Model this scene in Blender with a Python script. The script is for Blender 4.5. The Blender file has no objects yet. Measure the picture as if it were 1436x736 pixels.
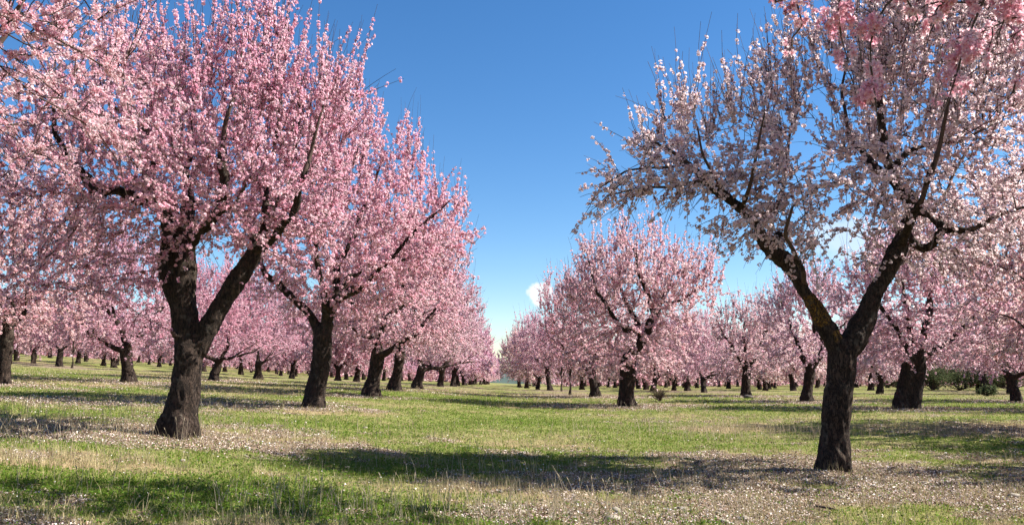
import bpy, math, random
import numpy as np
from mathutils import Vector

# ------------------------------------------------------------------ camera, sky, sun, exposure
scn = bpy.context.scene
EYE = 1.3
FPX, CX, CY = 1117.0, 718.0, 368.0
PITCH = math.atan(144 / FPX)
cam_d = bpy.data.cameras.new('camera')
cam = bpy.data.objects.new('camera', cam_d)
scn.collection.objects.link(cam)
cam.location = (0, 0, EYE)
cam.rotation_euler = (math.radians(90) + PITCH, 0, 0)
cam_d.sensor_width = 36
cam_d.lens = 36 * FPX / 1436
cam_d.clip_start = 0.05
cam_d.clip_end = 9000
cam_d.dof.use_dof = True
cam_d.dof.focus_distance = 13
cam_d.dof.aperture_fstop = 6.3
scn.camera = cam

SUN_AZ, SUN_EL = math.radians(3), math.radians(44)
SUN = Vector((math.cos(SUN_EL) * math.cos(SUN_AZ), math.cos(SUN_EL) * math.sin(SUN_AZ), math.sin(SUN_EL)))
sun_d = bpy.data.lights.new('sun', 'SUN')
sun_d.energy = 5.0
sun_d.angle = math.radians(0.53)
sun_d.color = (1.0, 0.95, 0.87)
sun = bpy.data.objects.new('sun', sun_d)
sun.rotation_euler = SUN.to_track_quat('Z', 'Y').to_euler()
sun.location = (30, 0, 30)
scn.collection.objects.link(sun)

world = bpy.data.worlds.new('World')
scn.world = world
world.use_nodes = True
wn, wl = world.node_tree.nodes, world.node_tree.links
bg = wn['Background']
sky = wn.new('ShaderNodeTexSky')
sky.sky_type = 'NISHITA'
sky.sun_disc = False
sky.sun_elevation = SUN_EL
sky.sun_rotation = math.atan2(SUN.x, SUN.y)
sky.altitude = 600
sky.air_density = 1.0
sky.dust_density = 0.1
sky.ozone_density = 2.2
bg.inputs['Strength'].default_value = 0.061


def ray(px, py):
    dx, dz = (px - CX) / FPX, -(py - CY) / FPX
    return Vector((dx, math.cos(PITCH) - dz * math.sin(PITCH), math.sin(PITCH) + dz * math.cos(PITCH)))


# small white fair-weather clouds far away, part of the sky itself
def cloud_mask(direction, radius, squash, lo, hi, scale, prev, amount):
    tc = wn.new('ShaderNodeTexCoord')
    sub = wn.new('ShaderNodeVectorMath'); sub.operation = 'SUBTRACT'
    wl.new(tc.outputs['Generated'], sub.inputs[0]); sub.inputs[1].default_value = direction
    mp = wn.new('ShaderNodeVectorMath'); mp.operation = 'MULTIPLY'
    wl.new(sub.outputs[0], mp.inputs[0]); mp.inputs[1].default_value = (1 / radius, 1 / radius, squash / radius)
    ln = wn.new('ShaderNodeVectorMath'); ln.operation = 'LENGTH'
    wl.new(mp.outputs[0], ln.inputs[0])
    nz = wn.new('ShaderNodeTexNoise'); nz.inputs['Scale'].default_value = scale; nz.inputs['Detail'].default_value = 6
    wl.new(tc.outputs['Generated'], nz.inputs['Vector'])
    ad = wn.new('ShaderNodeMath'); ad.operation = 'MULTIPLY_ADD'
    wl.new(nz.outputs['Fac'], ad.inputs[0]); ad.inputs[1].default_value = -1.6
    wl.new(ln.outputs['Value'], ad.inputs[2])
    mr = wn.new('ShaderNodeMapRange'); mr.interpolation_type = 'SMOOTHSTEP'
    wl.new(ad.outputs[0], mr.inputs['Value'])
    mr.inputs['From Min'].default_value = hi; mr.inputs['From Max'].default_value = lo
    mr.inputs['To Min'].default_value = 0; mr.inputs['To Max'].default_value = amount
    mx = wn.new('ShaderNodeMixRGB')
    wl.new(mr.outputs[0], mx.inputs['Fac'])
    wl.new(prev, mx.inputs['Color1']); mx.inputs['Color2'].default_value = (6.6, 6.8, 7.0, 1)
    return mx.outputs[0]


hs = wn.new('ShaderNodeHueSaturation')
hs.inputs['Saturation'].default_value = 1.27
wl.new(sky.outputs[0], hs.inputs['Color'])
tn = wn.new('ShaderNodeMixRGB'); tn.blend_type = 'MULTIPLY'; tn.inputs['Fac'].default_value = 1
tn.inputs['Color2'].default_value = (.93, .97, 1.03, 1)
wl.new(hs.outputs[0], tn.inputs['Color1'])
out = tn.outputs[0]
out = cloud_mask(ray(757, 414).normalized(), 0.017, 1.0, -0.15, 0.25, 60, out, 0.9)
out = cloud_mask(ray(1190, 335).normalized(), 0.045, 1.8, -0.1, 0.5, 30, out, 0.45)
wl.new(out, bg.inputs['Color'])

scn.view_settings.view_transform = 'Standard'
scn.view_settings.look = 'None'
scn.view_settings.exposure = 1.46
scn.view_settings.gamma = 1
scn.render.engine = 'CYCLES'
scn.cycles.max_bounces = 10
scn.cycles.diffuse_bounces = 6
scn.cycles.transmission_bounces = 6
scn.cycles.glossy_bounces = 2
scn.cycles.use_denoising = True

# ------------------------------------------------------------------ helpers
RNG = np.random.default_rng(7)
COL = scn.collection


def link(name, me, parent=None):
    o = bpy.data.objects.new(name, me)
    COL.objects.link(o)
    if parent is not None:
        o.parent = parent
    return o


def mesh(name, V, Fc, mat=None, col=None, smooth=False):
    """V (n,3); Fc (m,k) with fixed k"""
    me = bpy.data.meshes.new(name)
    V = np.ascontiguousarray(V, dtype=np.float32); Fc = np.ascontiguousarray(Fc, dtype=np.int32)
    m, k = Fc.shape
    me.vertices.add(len(V)); me.vertices.foreach_set('co', V.ravel())
    me.loops.add(m * k); me.loops.foreach_set('vertex_index', Fc.ravel())
    me.polygons.add(m)
    me.polygons.foreach_set('loop_start', np.arange(0, m * k, k, dtype=np.int32))
    me.polygons.foreach_set('loop_total', np.full(m, k, dtype=np.int32))
    if smooth:
        me.polygons.foreach_set('use_smooth', np.ones(m, dtype=bool))
    if col is not None:
        a = me.color_attributes.new('Col', 'FLOAT_COLOR', 'POINT')
        c = np.ones((len(V), 4), dtype=np.float32); c[:, :3] = col
        a.data.foreach_set('color', c.ravel())
    me.update(calc_edges=True)
    if mat: me.materials.append(mat)
    return me


def hash3(ix, iy, iz, seed):
    h = (ix.astype(np.int64) * 374761393 + iy.astype(np.int64) * 668265263 + iz.astype(np.int64) * 2147483647 + seed * 974711) & 0xffffffff
    h = ((h ^ (h >> 13)) * 1274126177) & 0xffffffff
    h = ((h ^ (h >> 16)) * 2246822519) & 0xffffffff
    return ((h ^ (h >> 15)) & 0xffffff) / float(0xffffff)


def noise3(P, seed=0):
    i = np.floor(P); f = P - i; f = f * f * (3 - 2 * f); i = i.astype(np.int64)
    r = 0
    for a in (0, 1):
        for b in (0, 1):
            for c in (0, 1):
                w = (f[:, 0] if a else 1 - f[:, 0]) * (f[:, 1] if b else 1 - f[:, 1]) * (f[:, 2] if c else 1 - f[:, 2])
                r = r + w * hash3(i[:, 0] + a, i[:, 1] + b, i[:, 2] + c, seed)
    return r


def noise2(x, y, seed=0):
    return noise3(np.stack([x, y, np.full_like(x, 0.37)], 1), seed)


def fbm2(x, y, seed=0, n=3):
    s = 0; a = 0.5; t = 0
    for k in range(n):
        s = s + a * noise2(x * 2 ** k, y * 2 ** k, seed + k); t += a; a /= 2
    return s / t


def terr(x, y):
    x = np.asarray(x, float); y = np.asarray(y, float)
    u = np.logaddexp(0, (-x - 1) / 1.2) * 1.2
    w = np.logaddexp(0, (-x - 26) / 5) * 5
    far = np.clip(1 - (np.abs(x) - 70) / 200, 0, 1)
    return (.2 * (1 - np.exp(-u / 2.2)) + .045 * np.minimum(u, 75) + .03 * np.minimum(w, 45)) - .022 * 8 * np.logaddexp(0, (y - 35) / 8)


def bumps(x, y):
    return (fbm2(x * 3.6, y * 3.6, 13) - .5) * .075 + (fbm2(x * 1.3, y * 1.3, 3) - .5) * .07 + (fbm2(x * .25, y * .25, 9) - .5) * .12


def ground(x, y):
    x = np.atleast_1d(np.asarray(x, float)); y = np.atleast_1d(np.asarray(y, float))
    return terr(x, y) + bumps(x, y)


def hit(px, py):
    d = ray(px, py); t = 1.0
    while t < 400:
        p = d * t
        if EYE + p[2] < float(terr(p[0], p[1])): return p[0], p[1]
        t *= 1.002
    return None


def P(px, py, depth):
    d = ray(px, py); d = d * (depth / d.y)
    return np.array([d.x, d.y, EYE + d.z])


# ------------------------------------------------------------------ materials
def new_mat(name):
    m = bpy.data.materials.new(name); m.use_nodes = True
    nt = m.node_tree
    for n in list(nt.nodes): nt.nodes.remove(n)
    o = nt.nodes.new('ShaderNodeOutputMaterial')
    return m, nt, nt.nodes, nt.links, o


def leafy(name, trans=0.4, use_objcol=False, rough=0.8):
    m, nt, N, L, o = new_mat(name)
    at = N.new('ShaderNodeAttribute'); at.attribute_name = 'Col'
    c = at.outputs['Color']
    if use_objcol:
        oi = N.new('ShaderNodeObjectInfo')
        mx = N.new('ShaderNodeMixRGB'); mx.blend_type = 'MULTIPLY'; mx.inputs['Fac'].default_value = 1
        L.new(c, mx.inputs['Color1']); L.new(oi.outputs['Color'], mx.inputs['Color2']); c = mx.outputs[0]
    d = N.new('ShaderNodeBsdfDiffuse'); t = N.new('ShaderNodeBsdfTranslucent')
    s = N.new('ShaderNodeMixShader'); s.inputs['Fac'].default_value = trans
    L.new(c, d.inputs['Color']); L.new(c, t.inputs['Color'])
    L.new(d.outputs[0], s.inputs[1]); L.new(t.outputs[0], s.inputs[2])
    L.new(s.outputs[0], o.inputs['Surface'])
    return m


def bark_mat(name, dark, light, lichen=None):
    m, nt, N, L, o = new_mat(name)
    tc = N.new('ShaderNodeTexCoord')
    mp = N.new('ShaderNodeMapping'); mp.inputs['Scale'].default_value = (1, 1, .3)
    L.new(tc.outputs['Object'], mp.inputs['Vector'])
    n1 = N.new('ShaderNodeTexNoise'); n1.inputs['Scale'].default_value = 22; n1.inputs['Detail'].default_value = 8; n1.inputs['Roughness'].default_value = .65
    L.new(mp.outputs[0], n1.inputs['Vector'])
    v = N.new('ShaderNodeTexVoronoi'); v.feature = 'DISTANCE_TO_EDGE'; v.inputs['Scale'].default_value = 19
    ad = N.new('ShaderNodeMixRGB'); ad.inputs['Fac'].default_value = .22
    L.new(mp.outputs[0], ad.inputs['Color1']); L.new(n1.outputs['Color'], ad.inputs['Color2'])
    L.new(ad.outputs[0], v.inputs['Vector'])
    mr = N.new('ShaderNodeMapRange'); mr.inputs['From Max'].default_value = .12
    L.new(v.outputs['Distance'], mr.inputs['Value'])
    mul = N.new('ShaderNodeMath'); mul.operation = 'MULTIPLY'
    L.new(mr.outputs[0], mul.inputs[0]); L.new(n1.outputs['Fac'], mul.inputs[1])
    cr = N.new('ShaderNodeValToRGB')
    cr.color_ramp.elements[0].position = .08; cr.color_ramp.elements[0].color = (*dark, 1)
    cr.color_ramp.elements[1].position = .62; cr.color_ramp.elements[1].color = (*light, 1)
    L.new(mul.outputs[0], cr.inputs['Fac'])
    c = cr.outputs[0]
    # grey lichen flecks
    n2 = N.new('ShaderNodeTexNoise'); n2.inputs['Scale'].default_value = 7; n2.inputs['Detail'].default_value = 5
    L.new(tc.outputs['Object'], n2.inputs['Vector'])
    m2 = N.new('ShaderNodeMapRange'); m2.inputs['From Min'].default_value = .6; m2.inputs['From Max'].default_value = .72; m2.inputs['To Max'].default_value = .5
    L.new(n2.outputs['Fac'], m2.inputs['Value'])
    mx = N.new('ShaderNodeMixRGB'); L.new(m2.outputs[0], mx.inputs['Fac']); L.new(c, mx.inputs['Color1']); mx.inputs['Color2'].default_value = (.16, .14, .11, 1)
    c = mx.outputs[0]
    if lichen:
        for (pt, rad) in lichen:
            sb = N.new('ShaderNodeVectorMath'); sb.operation = 'DISTANCE'
            L.new(tc.outputs['Object'], sb.inputs[0]); sb.inputs[1].default_value = pt
            sm = N.new('ShaderNodeMath'); sm.operation = 'MULTIPLY_ADD'
            L.new(n2.outputs['Fac'], sm.inputs[0]); sm.inputs[1].default_value = -rad * 1.6; L.new(sb.outputs['Value'], sm.inputs[2])
            r2 = N.new('ShaderNodeMapRange'); r2.inputs['From Min'].default_value = rad * .28; r2.inputs['From Max'].default_value = rad * .1
            r2.inputs['To Max'].default_value = .85
            L.new(sm.outputs[0], r2.inputs['Value'])
            mm = N.new('ShaderNodeMath'); mm.operation = 'MULTIPLY'; L.new(r2.outputs[0], mm.inputs[0]); L.new(mr.outputs[0], mm.inputs[1])
            mx = N.new('ShaderNodeMixRGB'); L.new(mm.outputs[0], mx.inputs['Fac']); L.new(c, mx.inputs['Color1']); mx.inputs['Color2'].default_value = (.27, .14, .016, 1)
            c = mx.outputs[0]
            fl = N.new('ShaderNodeTexNoise'); fl.inputs['Scale'].default_value = 48; fl.inputs['Detail'].default_value = 4; L.new(tc.outputs['Object'], fl.inputs['Vector'])
            fr = N.new('ShaderNodeMapRange'); fr.inputs['From Min'].default_value = .42; fr.inputs['From Max'].default_value = .58; L.new(fl.outputs['Fac'], fr.inputs['Value'])
            m3 = N.new('ShaderNodeMath'); m3.operation = 'MULTIPLY'; L.new(mm.outputs[0], m3.inputs[0]); L.new(fr.outputs[0], m3.inputs[1]); L.new(m3.outputs[0], mx.inputs['Fac'])
    b = N.new('ShaderNodeBsdfPrincipled'); b.inputs['Roughness'].default_value = .9; b.inputs['Specular IOR Level'].default_value = .2
    L.new(c, b.inputs['Base Color'])
    bp = N.new('ShaderNodeBump'); bp.inputs['Strength'].default_value = .9; bp.inputs['Distance'].default_value = .03
    L.new(mul.outputs[0], bp.inputs['Height']); L.new(bp.outputs[0], b.inputs['Normal'])
    L.new(b.outputs[0], o.inputs['Surface'])
    return m


def plain(name, c, rough=.85, var=.25, scale=40):
    m, nt, N, L, o = new_mat(name)
    tc = N.new('ShaderNodeTexCoord')
    n = N.new('ShaderNodeTexNoise'); n.inputs['Scale'].default_value = scale; n.inputs['Detail'].default_value = 4
    L.new(tc.outputs['Object'], n.inputs['Vector'])
    cr = N.new('ShaderNodeValToRGB')
    cr.color_ramp.elements[0].position = .3; cr.color_ramp.elements[0].color = (*[x * (1 - var) for x in c], 1)
    cr.color_ramp.elements[1].position = .7; cr.color_ramp.elements[1].color = (*[x * (1 + var) for x in c], 1)
    L.new(n.outputs['Fac'], cr.inputs['Fac'])
    b = N.new('ShaderNodeBsdfPrincipled'); b.inputs['Roughness'].default_value = rough; b.inputs['Specular IOR Level'].default_value = .2
    L.new(cr.outputs[0], b.inputs['Base Color']); L.new(b.outputs[0], o.inputs['Surface'])
    return m


M_PETAL = leafy('petal', .56, True)
M_GRASS = leafy('grass_blade', .45)
M_STRAW = leafy('straw', .25)
M_LITTER = leafy('litter', .15)
M_BARK = bark_mat('bark', (.010, .007, .006), (.062, .042, .031))
M_TWIG = plain('twig_bark', (.075, .048, .038))
M_STONE = plain('pale_stone', (.27, .235, .19), .9, .2, 12)
M_LEAF = leafy('green_leaf', .35)


# ------------------------------------------------------------------ geometry batches
def unit(v):
    return v / np.maximum(np.linalg.norm(v, axis=-1, keepdims=True), 1e-9)


def perp(n, rng):
    r = rng.normal(size=n.shape)
    t = unit(np.cross(n, r)); return t, np.cross(n, t)


def tubes(paths, rad, sides=3):
    """paths (N,K,3), rad (N,K) -> V,F open tubes"""
    N_, K = rad.shape
    d = np.gradient(paths, axis=1); d = unit(d)
    ref = np.where(np.abs(d[:, :1, 2:3]) > .9, np.array([1., 0, 0]), np.array([0, 0, 1.]))
    a = unit(np.cross(d, np.broadcast_to(ref, d.shape))); b = np.cross(d, a)
    ang = np.arange(sides) * 2 * np.pi / sides
    V = paths[:, :, None, :] + rad[:, :, None, None] * (np.cos(ang)[None, None, :, None] * a[:, :, None, :] + np.sin(ang)[None, None, :, None] * b[:, :, None, :])
    idx = np.arange(N_ * K * sides).reshape(N_, K, sides)
    i0 = idx[:, :-1, :]; i1 = idx[:, 1:, :]
    F_ = np.stack([i0, np.roll(i0, -1, 2), np.roll(i1, -1, 2), i1], -1).reshape(-1, 4)
    return V.reshape(-1, 3), F_


def join(parts):
    Vs, Fs, o = [], [], 0
    for V, F_ in parts:
        Vs.append(V); Fs.append(F_ + o); o += len(V)
    return np.concatenate(Vs), np.concatenate(Fs)


PALE = np.array([.96, .845, .85]); PINK = np.array([.87, .50, .61]); DEEP = np.array([.48, .09, .18]); CALYX = np.array([.22, .07, .05])


def flowers(pos, nrm, size, lod, rng, blush=.5):
    """blossoms as small cups: lod 0 five petals, lod 1 pentagon cup, lod 2 folded quad"""
    n = len(pos); nrm = unit(nrm); t, b = perp(nrm, rng)
    s = (size * rng.uniform(.65, 1.15, n))[:, None]
    mixf = np.clip(blush + (noise3(pos * 7, 5) - .5) * .9 + rng.normal(0, .2, n), 0, 1)[:, None]
    oc = PALE * (1 - mixf) + PINK * mixf
    oc = oc * rng.uniform(.86, 1.04, n)[:, None]
    bud = rng.random(n) < .08
    oc[bud] = CALYX * .6 + PINK * .4 * rng.random((bud.sum(), 1)); s[bud] *= .75
    cup = rng.uniform(.15, .75, n)[:, None]
    if lod == 2:
        q = []
        for k, (u, v, w) in enumerate(((-1, -.9, .0), (1, -.8, .35), (.9, 1, .0), (-.8, .9, .35))):
            q.append(pos + s * (u * t * .8 + v * b * .8 + (w + rng.normal(0, .25, (n, 1))) * nrm))
        V = np.stack(q, 1).reshape(-1, 3)
        i = np.arange(n)[:, None] * 4
        F_ = np.concatenate([i + [0, 1, 2], i + [0, 2, 3]])
        dk = np.where(rng.random(n)[:, None] < .18, (oc * .35 + DEEP * .5 + CALYX * .15), oc)
        C = np.repeat(dk[:, None, :], 4, 1)
        C[:, 0] = C[:, 0] * .8
        return V, F_, C.reshape(-1, 3)
    if lod == 1:
        ang = np.arange(5) * 2 * np.pi / 5
        rim = pos[:, None] + s[:, None] * (np.cos(ang)[None, :, None] * t[:, None] + np.sin(ang)[None, :, None] * b[:, None] + (cup[:, None] + rng.normal(0, .15, (n, 5, 1))) * nrm[:, None])
        V = np.concatenate([pos[:, None], rim], 1).reshape(-1, 3)
        i = np.arange(n)[:, None] * 6
        F_ = np.concatenate([i + [0, 1 + k, 1 + (k + 1) % 5] for k in range(5)])
        C = np.repeat(oc[:, None, :], 6, 1); C[:, 0] = DEEP * (.35 + .3 * max(blush, -.3)) + oc * .5
        return V, F_, C.reshape(-1, 3)
    # lod 0: petals of 5 points: centre, left, tip-left, tip-right, right
    Vs, Cs = [], []
    for k in range(5):
        a0 = k * 2 * np.pi / 5
        for (r, da, h, cc) in ((.06, 0, 0, 0), (.62, -.52, .45, 1), (1.0, -.26, 1.0, 1), (1.03, .22, 1.0, 1), (.62, .52, .45, 1)):
            rr = r * (1 + rng.normal(0, .05, (n, 1)))
            Vs.append(pos + s * (rr * np.cos(a0 + da) * t + rr * np.sin(a0 + da) * b + h * cup * nrm))
            Cs.append(oc if cc else DEEP * .85 + oc * .15)
    V = np.stack(Vs, 1); C = np.stack(Cs, 1)
    # stamens: little star of triangles
    st = [];
    for k in range(3):
        a0 = k * 2.1
        st += [pos, pos + s * (.34 * np.cos(a0) * t + .34 * np.sin(a0) * b + .5 * nrm), pos + s * (.26 * np.cos(a0 + .35) * t + .26 * np.sin(a0 + .35) * b + .52 * nrm)]
    V = np.concatenate([V, np.stack(st, 1)], 1); C = np.concatenate([C, np.broadcast_to(np.array([.62, .22, .22]), (n, 9, 3))], 1)
    i = np.arange(n)[:, None] * 34
    tr = []
    for k in range(5):
        o = k * 5; tr += [[o, o + 1, o + 2], [o, o + 2, o + 3], [o, o + 3, o + 4]]
    for k in range(3): tr.append([25 + 3 * k, 26 + 3 * k, 27 + 3 * k])
    F_ = np.concatenate([i + x for x in tr])
    return V.reshape(-1, 3), F_, C.reshape(-1, 3)


# ------------------------------------------------------------------ tree growth
def resample(pl, step=.1):
    pl = np.asarray(pl, float); seg = np.linalg.norm(np.diff(pl[:, :3], axis=0), axis=1); s = np.concatenate([[0], np.cumsum(seg)])
    n = max(2, int(s[-1] / step) + 1); q = np.linspace(0, s[-1], n)
    # smooth interpolation by averaging a fine linear one
    o = np.stack([np.interp(q, s, pl[:, k]) for k in range(4)], 1)
    for _ in range(1):
        if n > 3: o[1:-1] = (o[:-2] + 2 * o[1:-1] + o[2:]) / 4
    return o


def solid_tube(pl, sides=14):
    V, F_ = tubes(pl[None, :, :3], pl[None, :, 3], sides)
    n = len(V)
    V = np.concatenate([V, pl[:1, :3], pl[-1:, :3]])
    a = np.arange(sides); a2 = (a + 1) % sides; e = n - sides
    c0 = np.stack([a2, a, np.full(sides, n), np.full(sides, n)], 1); c1 = np.stack([e + a, e + a2, np.full(sides, n + 1), np.full(sides, n + 1)], 1)
    return V, F_, c0, c1


def trunk_mesh(limbs, voxel, seed, mat):
    """union of all thick limbs by voxel remesh, then knobbly vertical bark ridges"""
    bmv, faces = [], []; off = 0
    for pl in limbs:
        V, F_, c0, c1 = solid_tube(pl)
        bmv += [tuple(v) for v in V]
        faces += [tuple(int(x) + off for x in f) for f in F_]
        faces += [tuple(int(x) + off for x in f[:3]) for f in c0] + [tuple(int(x) + off for x in f[:3]) for f in c1]
        off += len(V)
    me = bpy.data.meshes.new('raw'); me.from_pydata(bmv, [], faces)
    o = bpy.data.objects.new('raw', me); COL.objects.link(o)
    md = o.modifiers.new('r', 'REMESH'); md.mode = 'VOXEL'; md.voxel_size = voxel
    dg = bpy.context.evaluated_depsgraph_get(); dg.update()
    m2 = bpy.data.meshes.new_from_object(o.evaluated_get(dg))
    bpy.data.objects.remove(o); bpy.data.meshes.remove(me)
    n = len(m2.vertices); V = np.empty(n * 3, np.float32); m2.vertices.foreach_get('co', V); V = V.reshape(-1, 3).astype(float)
    E = np.empty(len(m2.edges) * 2, np.int32); m2.edges.foreach_get('vertices', E); E = E.reshape(-1, 2)
    deg = np.bincount(E.ravel(), minlength=n)[:, None]
    for _ in range(4):
        S = np.zeros_like(V)
        for k in range(3):
            S[:, k] = np.bincount(E[:, 0], V[E[:, 1], k], n) + np.bincount(E[:, 1], V[E[:, 0], k], n)
        V = V * .4 + S / np.maximum(deg, 1) * .6
    for k in range(3): m2.vertices.foreach_set('co', V.astype(np.float32).ravel())
    m2.update()
    Nn = np.empty(n * 3, np.float32); m2.vertices.foreach_get('normal', Nn); Nn = Nn.reshape(-1, 3)
    W = V + (np.stack([noise3(V * 6, seed + k) for k in range(3)], 1) - .5) * .12
    rid = 1 - np.abs(noise3(W * [16, 16, 3.5], seed + 5) * 2 - 1)
    rid2 = 1 - np.abs(noise3(W * [34, 34, 9], seed + 6) * 2 - 1)
    big = noise3(W * [3.4, 3.4, 2.2], seed + 7) - .5
    dsp = .07 * big + .03 * (rid - .5) + .012 * (rid2 - .5)
    V = V + Nn * dsp[:, None]
    m2.vertices.foreach_set('co', V.astype(np.float32).ravel())
    m2.polygons.foreach_set('use_smooth', np.ones(len(m2.polygons), bool))
    m2.materials.clear(); m2.materials.append(mat); m2.update(); m2.name = 'trunk'
    return m2


def colonize(seeds, attr, rng, step=.16, kill=.26, reach=2.6, iters=70, grav=0.0):
    """space colonisation; seeds (n,3); returns nodes, parent index (-1 seed)"""
    Nd = [p for p in seeds]; par = [-1] * len(Nd); A = attr.copy()
    pos = np.array(Nd)
    d = np.linalg.norm(A[:, None] - pos[None], axis=2); ni = d.argmin(1); nd = d.min(1)
    last = {}
    for it in range(iters):
        act = nd < (reach if it > 8 else 99)
        if act.sum() == 0: break
        dirs = unit(A[act] - pos[ni[act]]); idx = ni[act]
        S = np.zeros((len(pos), 3)); np.add.at(S, idx, dirs)
        who = np.unique(idx); dv = unit(S[who] + rng.normal(0, .22, (len(who), 3)) + [0, 0, grav])
        newp = []
        for w, v in zip(who, dv):
            l = last.get(w)
            if l is not None and (l[0] >= 3 or np.dot(l[1], v) > .93): continue
            last[w] = ((l[0] + 1) if l else 1, v)
            newp.append((w, pos[w] + v * step))
        if not newp: break
        k0 = len(pos); par += [w for w, _ in newp]; NP = np.array([p for _, p in newp]); pos = np.concatenate([pos, NP])
        d = np.linalg.norm(A[:, None] - NP[None], axis=2); m = d.min(1); am = d.argmin(1)
        up = m < nd; nd[up] = m[up]; ni[up] = am[up] + k0
        keep = nd > kill; A, nd, ni = A[keep], nd[keep], ni[keep]
        if len(A) == 0: break
    return pos, np.array(par)


def grow(name, limbs, env, n_attr, n_whip, n_flower, size, lod, seed, voxel=.03, whip_len=(.25, .75), up=1.0, blush=.5,
         bark=None, min_limb_z=1.0, bare=.12, top_shoots=.25, near_lod=None, droop=.5, mat_twig=None, sides=4, thin_bole=.84, sprigs=None, n_sprig=0, jit=1.0, sh_min=.5, root_k=1.0):
    rng = np.random.default_rng(seed)
    L = [resample(l) for l in limbs]
    for l in L:
        q = l[:, :3] * 2.6
        amp = jit * np.minimum(np.clip((.15 - l[:, 3]) * 1.6, 0, .16), l[:, 3] * 1.9) * np.clip(np.arange(len(l)) / 4, 0, 1)
        for k in range(3): l[:, k] += (noise3(q, seed + 60 + k) - .5) * 2 * amp
        l[:, 3] *= np.where(l[:, 3] > .1, thin_bole, .84)
    b0 = limbs[0][1]; rr0 = b0[3] * thin_bole * root_k
    for k in range(5):
        a = k * 1.2566 + rng.normal(0, .3); q = rng.uniform(.7, 1.25); c_, s_ = math.cos(a), math.sin(a)
        L.append(resample([(b0[0] + c_ * rr0 * .35, b0[1] + s_ * rr0 * .35, .42 * q, rr0 * .42), (b0[0] + c_ * rr0 * .85, b0[1] + s_ * rr0 * .85, .10, rr0 * .40), (b0[0] + c_ * rr0 * 1.22 * q, b0[1] + s_ * rr0 * 1.22 * q, -.06, rr0 * .26), (b0[0] + c_ * rr0 * 1.6 * q, b0[1] + s_ * rr0 * 1.6 * q, -.16, rr0 * .12)]))
    thick = []
    for l in L:
        k = l[:, 3] > .028
        if k.sum() >= 3: thick.append(l[:np.nonzero(k)[0][-1] + 1])
    tm = trunk_mesh(thick, voxel, seed, bark or M_BARK)
    parts = []
    for l in L:
        if l[-1, 3] < .034:
            ll = l[max(0, np.searchsorted(-l[:, 3], -.036) - 1):]
            if len(ll) > 1: parts.append(tubes(ll[None, :, :3], ll[None, :, 3], 6))
    seeds = np.concatenate([l[l[:, 2] > min_limb_z][:, :3] for l in L if (l[:, 2] > min_limb_z).any()])
    # attractors
    env = np.asarray(env, float); wt = (env[:, 3] * env[:, 4] * env[:, 5]) ** .78; wt = wt / wt.sum()
    e = rng.choice(len(env), n_attr, p=wt)
    dv = unit(rng.normal(size=(n_attr, 3))) * (rng.random(n_attr) ** (1 / 2.6))[:, None]
    A = env[e, :3] + dv * env[e, 3:6]
    A = A[A[:, 2] > .8]
    pos, par = colonize(seeds, A, rng)
    ns = len(seeds)
    # pipe-model radii
    n = len(pos); acc = np.zeros(n); child = np.bincount(par[ns:], minlength=n)
    for i in range(n - 1, ns - 1, -1):
        if child[i] == 0: acc[i] = .0045 ** 2.2
        acc[par[i]] += acc[i]
    r = np.minimum(np.maximum(acc, 1e-9) ** (1 / 2.2), .045)
    i = np.arange(ns, n); p = par[i]
    rp = np.where(p < ns, r[i] * 1.15, r[p])
    # chain tubes using 2 nodes each, slightly extended to close the joints
    A0, A1 = pos[p], pos[i]; ext = unit(A1 - A0) * np.minimum(r[i], .02)[:, None] * .5
    parts.append(tubes(np.stack([A0 - ext, A1 + ext], 1), np.stack([np.minimum(rp, r[i] * 1.4), r[i]], 1), sides))
    # whips
    cen = (env[:, :3] * wt[:, None]).sum(0); cen[2] -= .6
    zt, zb = pos[:, 2].max(), pos[ns:, 2].min()
    w = np.where(r[i] < .022, 1.0, .25) * np.where(child[i] == 0, 3.0, 1.0)
    hrel = np.clip((pos[i, 2] - zb) / (zt - zb), 0, 1)
    w *= .6 + .9 * hrel
    wi = rng.choice(i, n_whip, p=w / w.sum()); hr = np.clip((pos[wi, 2] - zb) / (zt - zb), 0, 1)[:, None]
    outw = unit(pos[wi] - cen); outw[:, 2] *= .5
    gd = unit(pos[wi] - pos[par[wi]])
    upb = up * np.where(hr > .45, 1.25, -droop + hr * 2.2)
    D = unit(.5 * outw + .4 * gd + .8 * upb * np.array([0, 0, 1.]) + rng.normal(0, .5, (n_whip, 3)))
    Ln = rng.uniform(*whip_len, n_whip) * (.7 + .5 * hr[:, 0])
    sh = (rng.random(n_whip) < top_shoots) & (hr[:, 0] > sh_min); Ln[sh] *= rng.uniform(1.1, 2.1, sh.sum())
    D[sh] = unit(D[sh] * .5 + [0, 0, 1.1])
    K = 5; tt = np.linspace(0, 1, K)
    bend = rng.normal(0, .16, (n_whip, 3)); bend[sh] *= .4; bend[:, 2] += np.where(hr[:, 0] < .35, -.3, .08)
    paths = pos[wi][:, None] + Ln[:, None, None] * (D[:, None] * tt[None, :, None] + bend[:, None] * (tt ** 2)[None, :, None]) + rng.normal(0, .012, (n_whip, K, 3)) * (tt > 0)[None, :, None]
    rr = (.0055 * (1 - .62 * tt))[None] * rng.uniform(.8, 1.3, n_whip)[:, None]
    if lod == 2: rr = rr * 1.8
    if lod == 1 and size > .024: rr = rr * 1.4
    parts.append(tubes(paths, rr, 3))
    Vb, Fb = join(parts)
    bm_ = mesh('branches', Vb, Fb, mat_twig or M_TWIG)
    # flowers: along whips, and along thin branch edges
    isb = rng.random(n_whip) < bare; tmax = np.where(sh, rng.uniform(.6, .95, n_whip), rng.uniform(.85, 1.02, n_whip)); tmax[isb] = rng.uniform(.0, .5, isb.sum())
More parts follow.
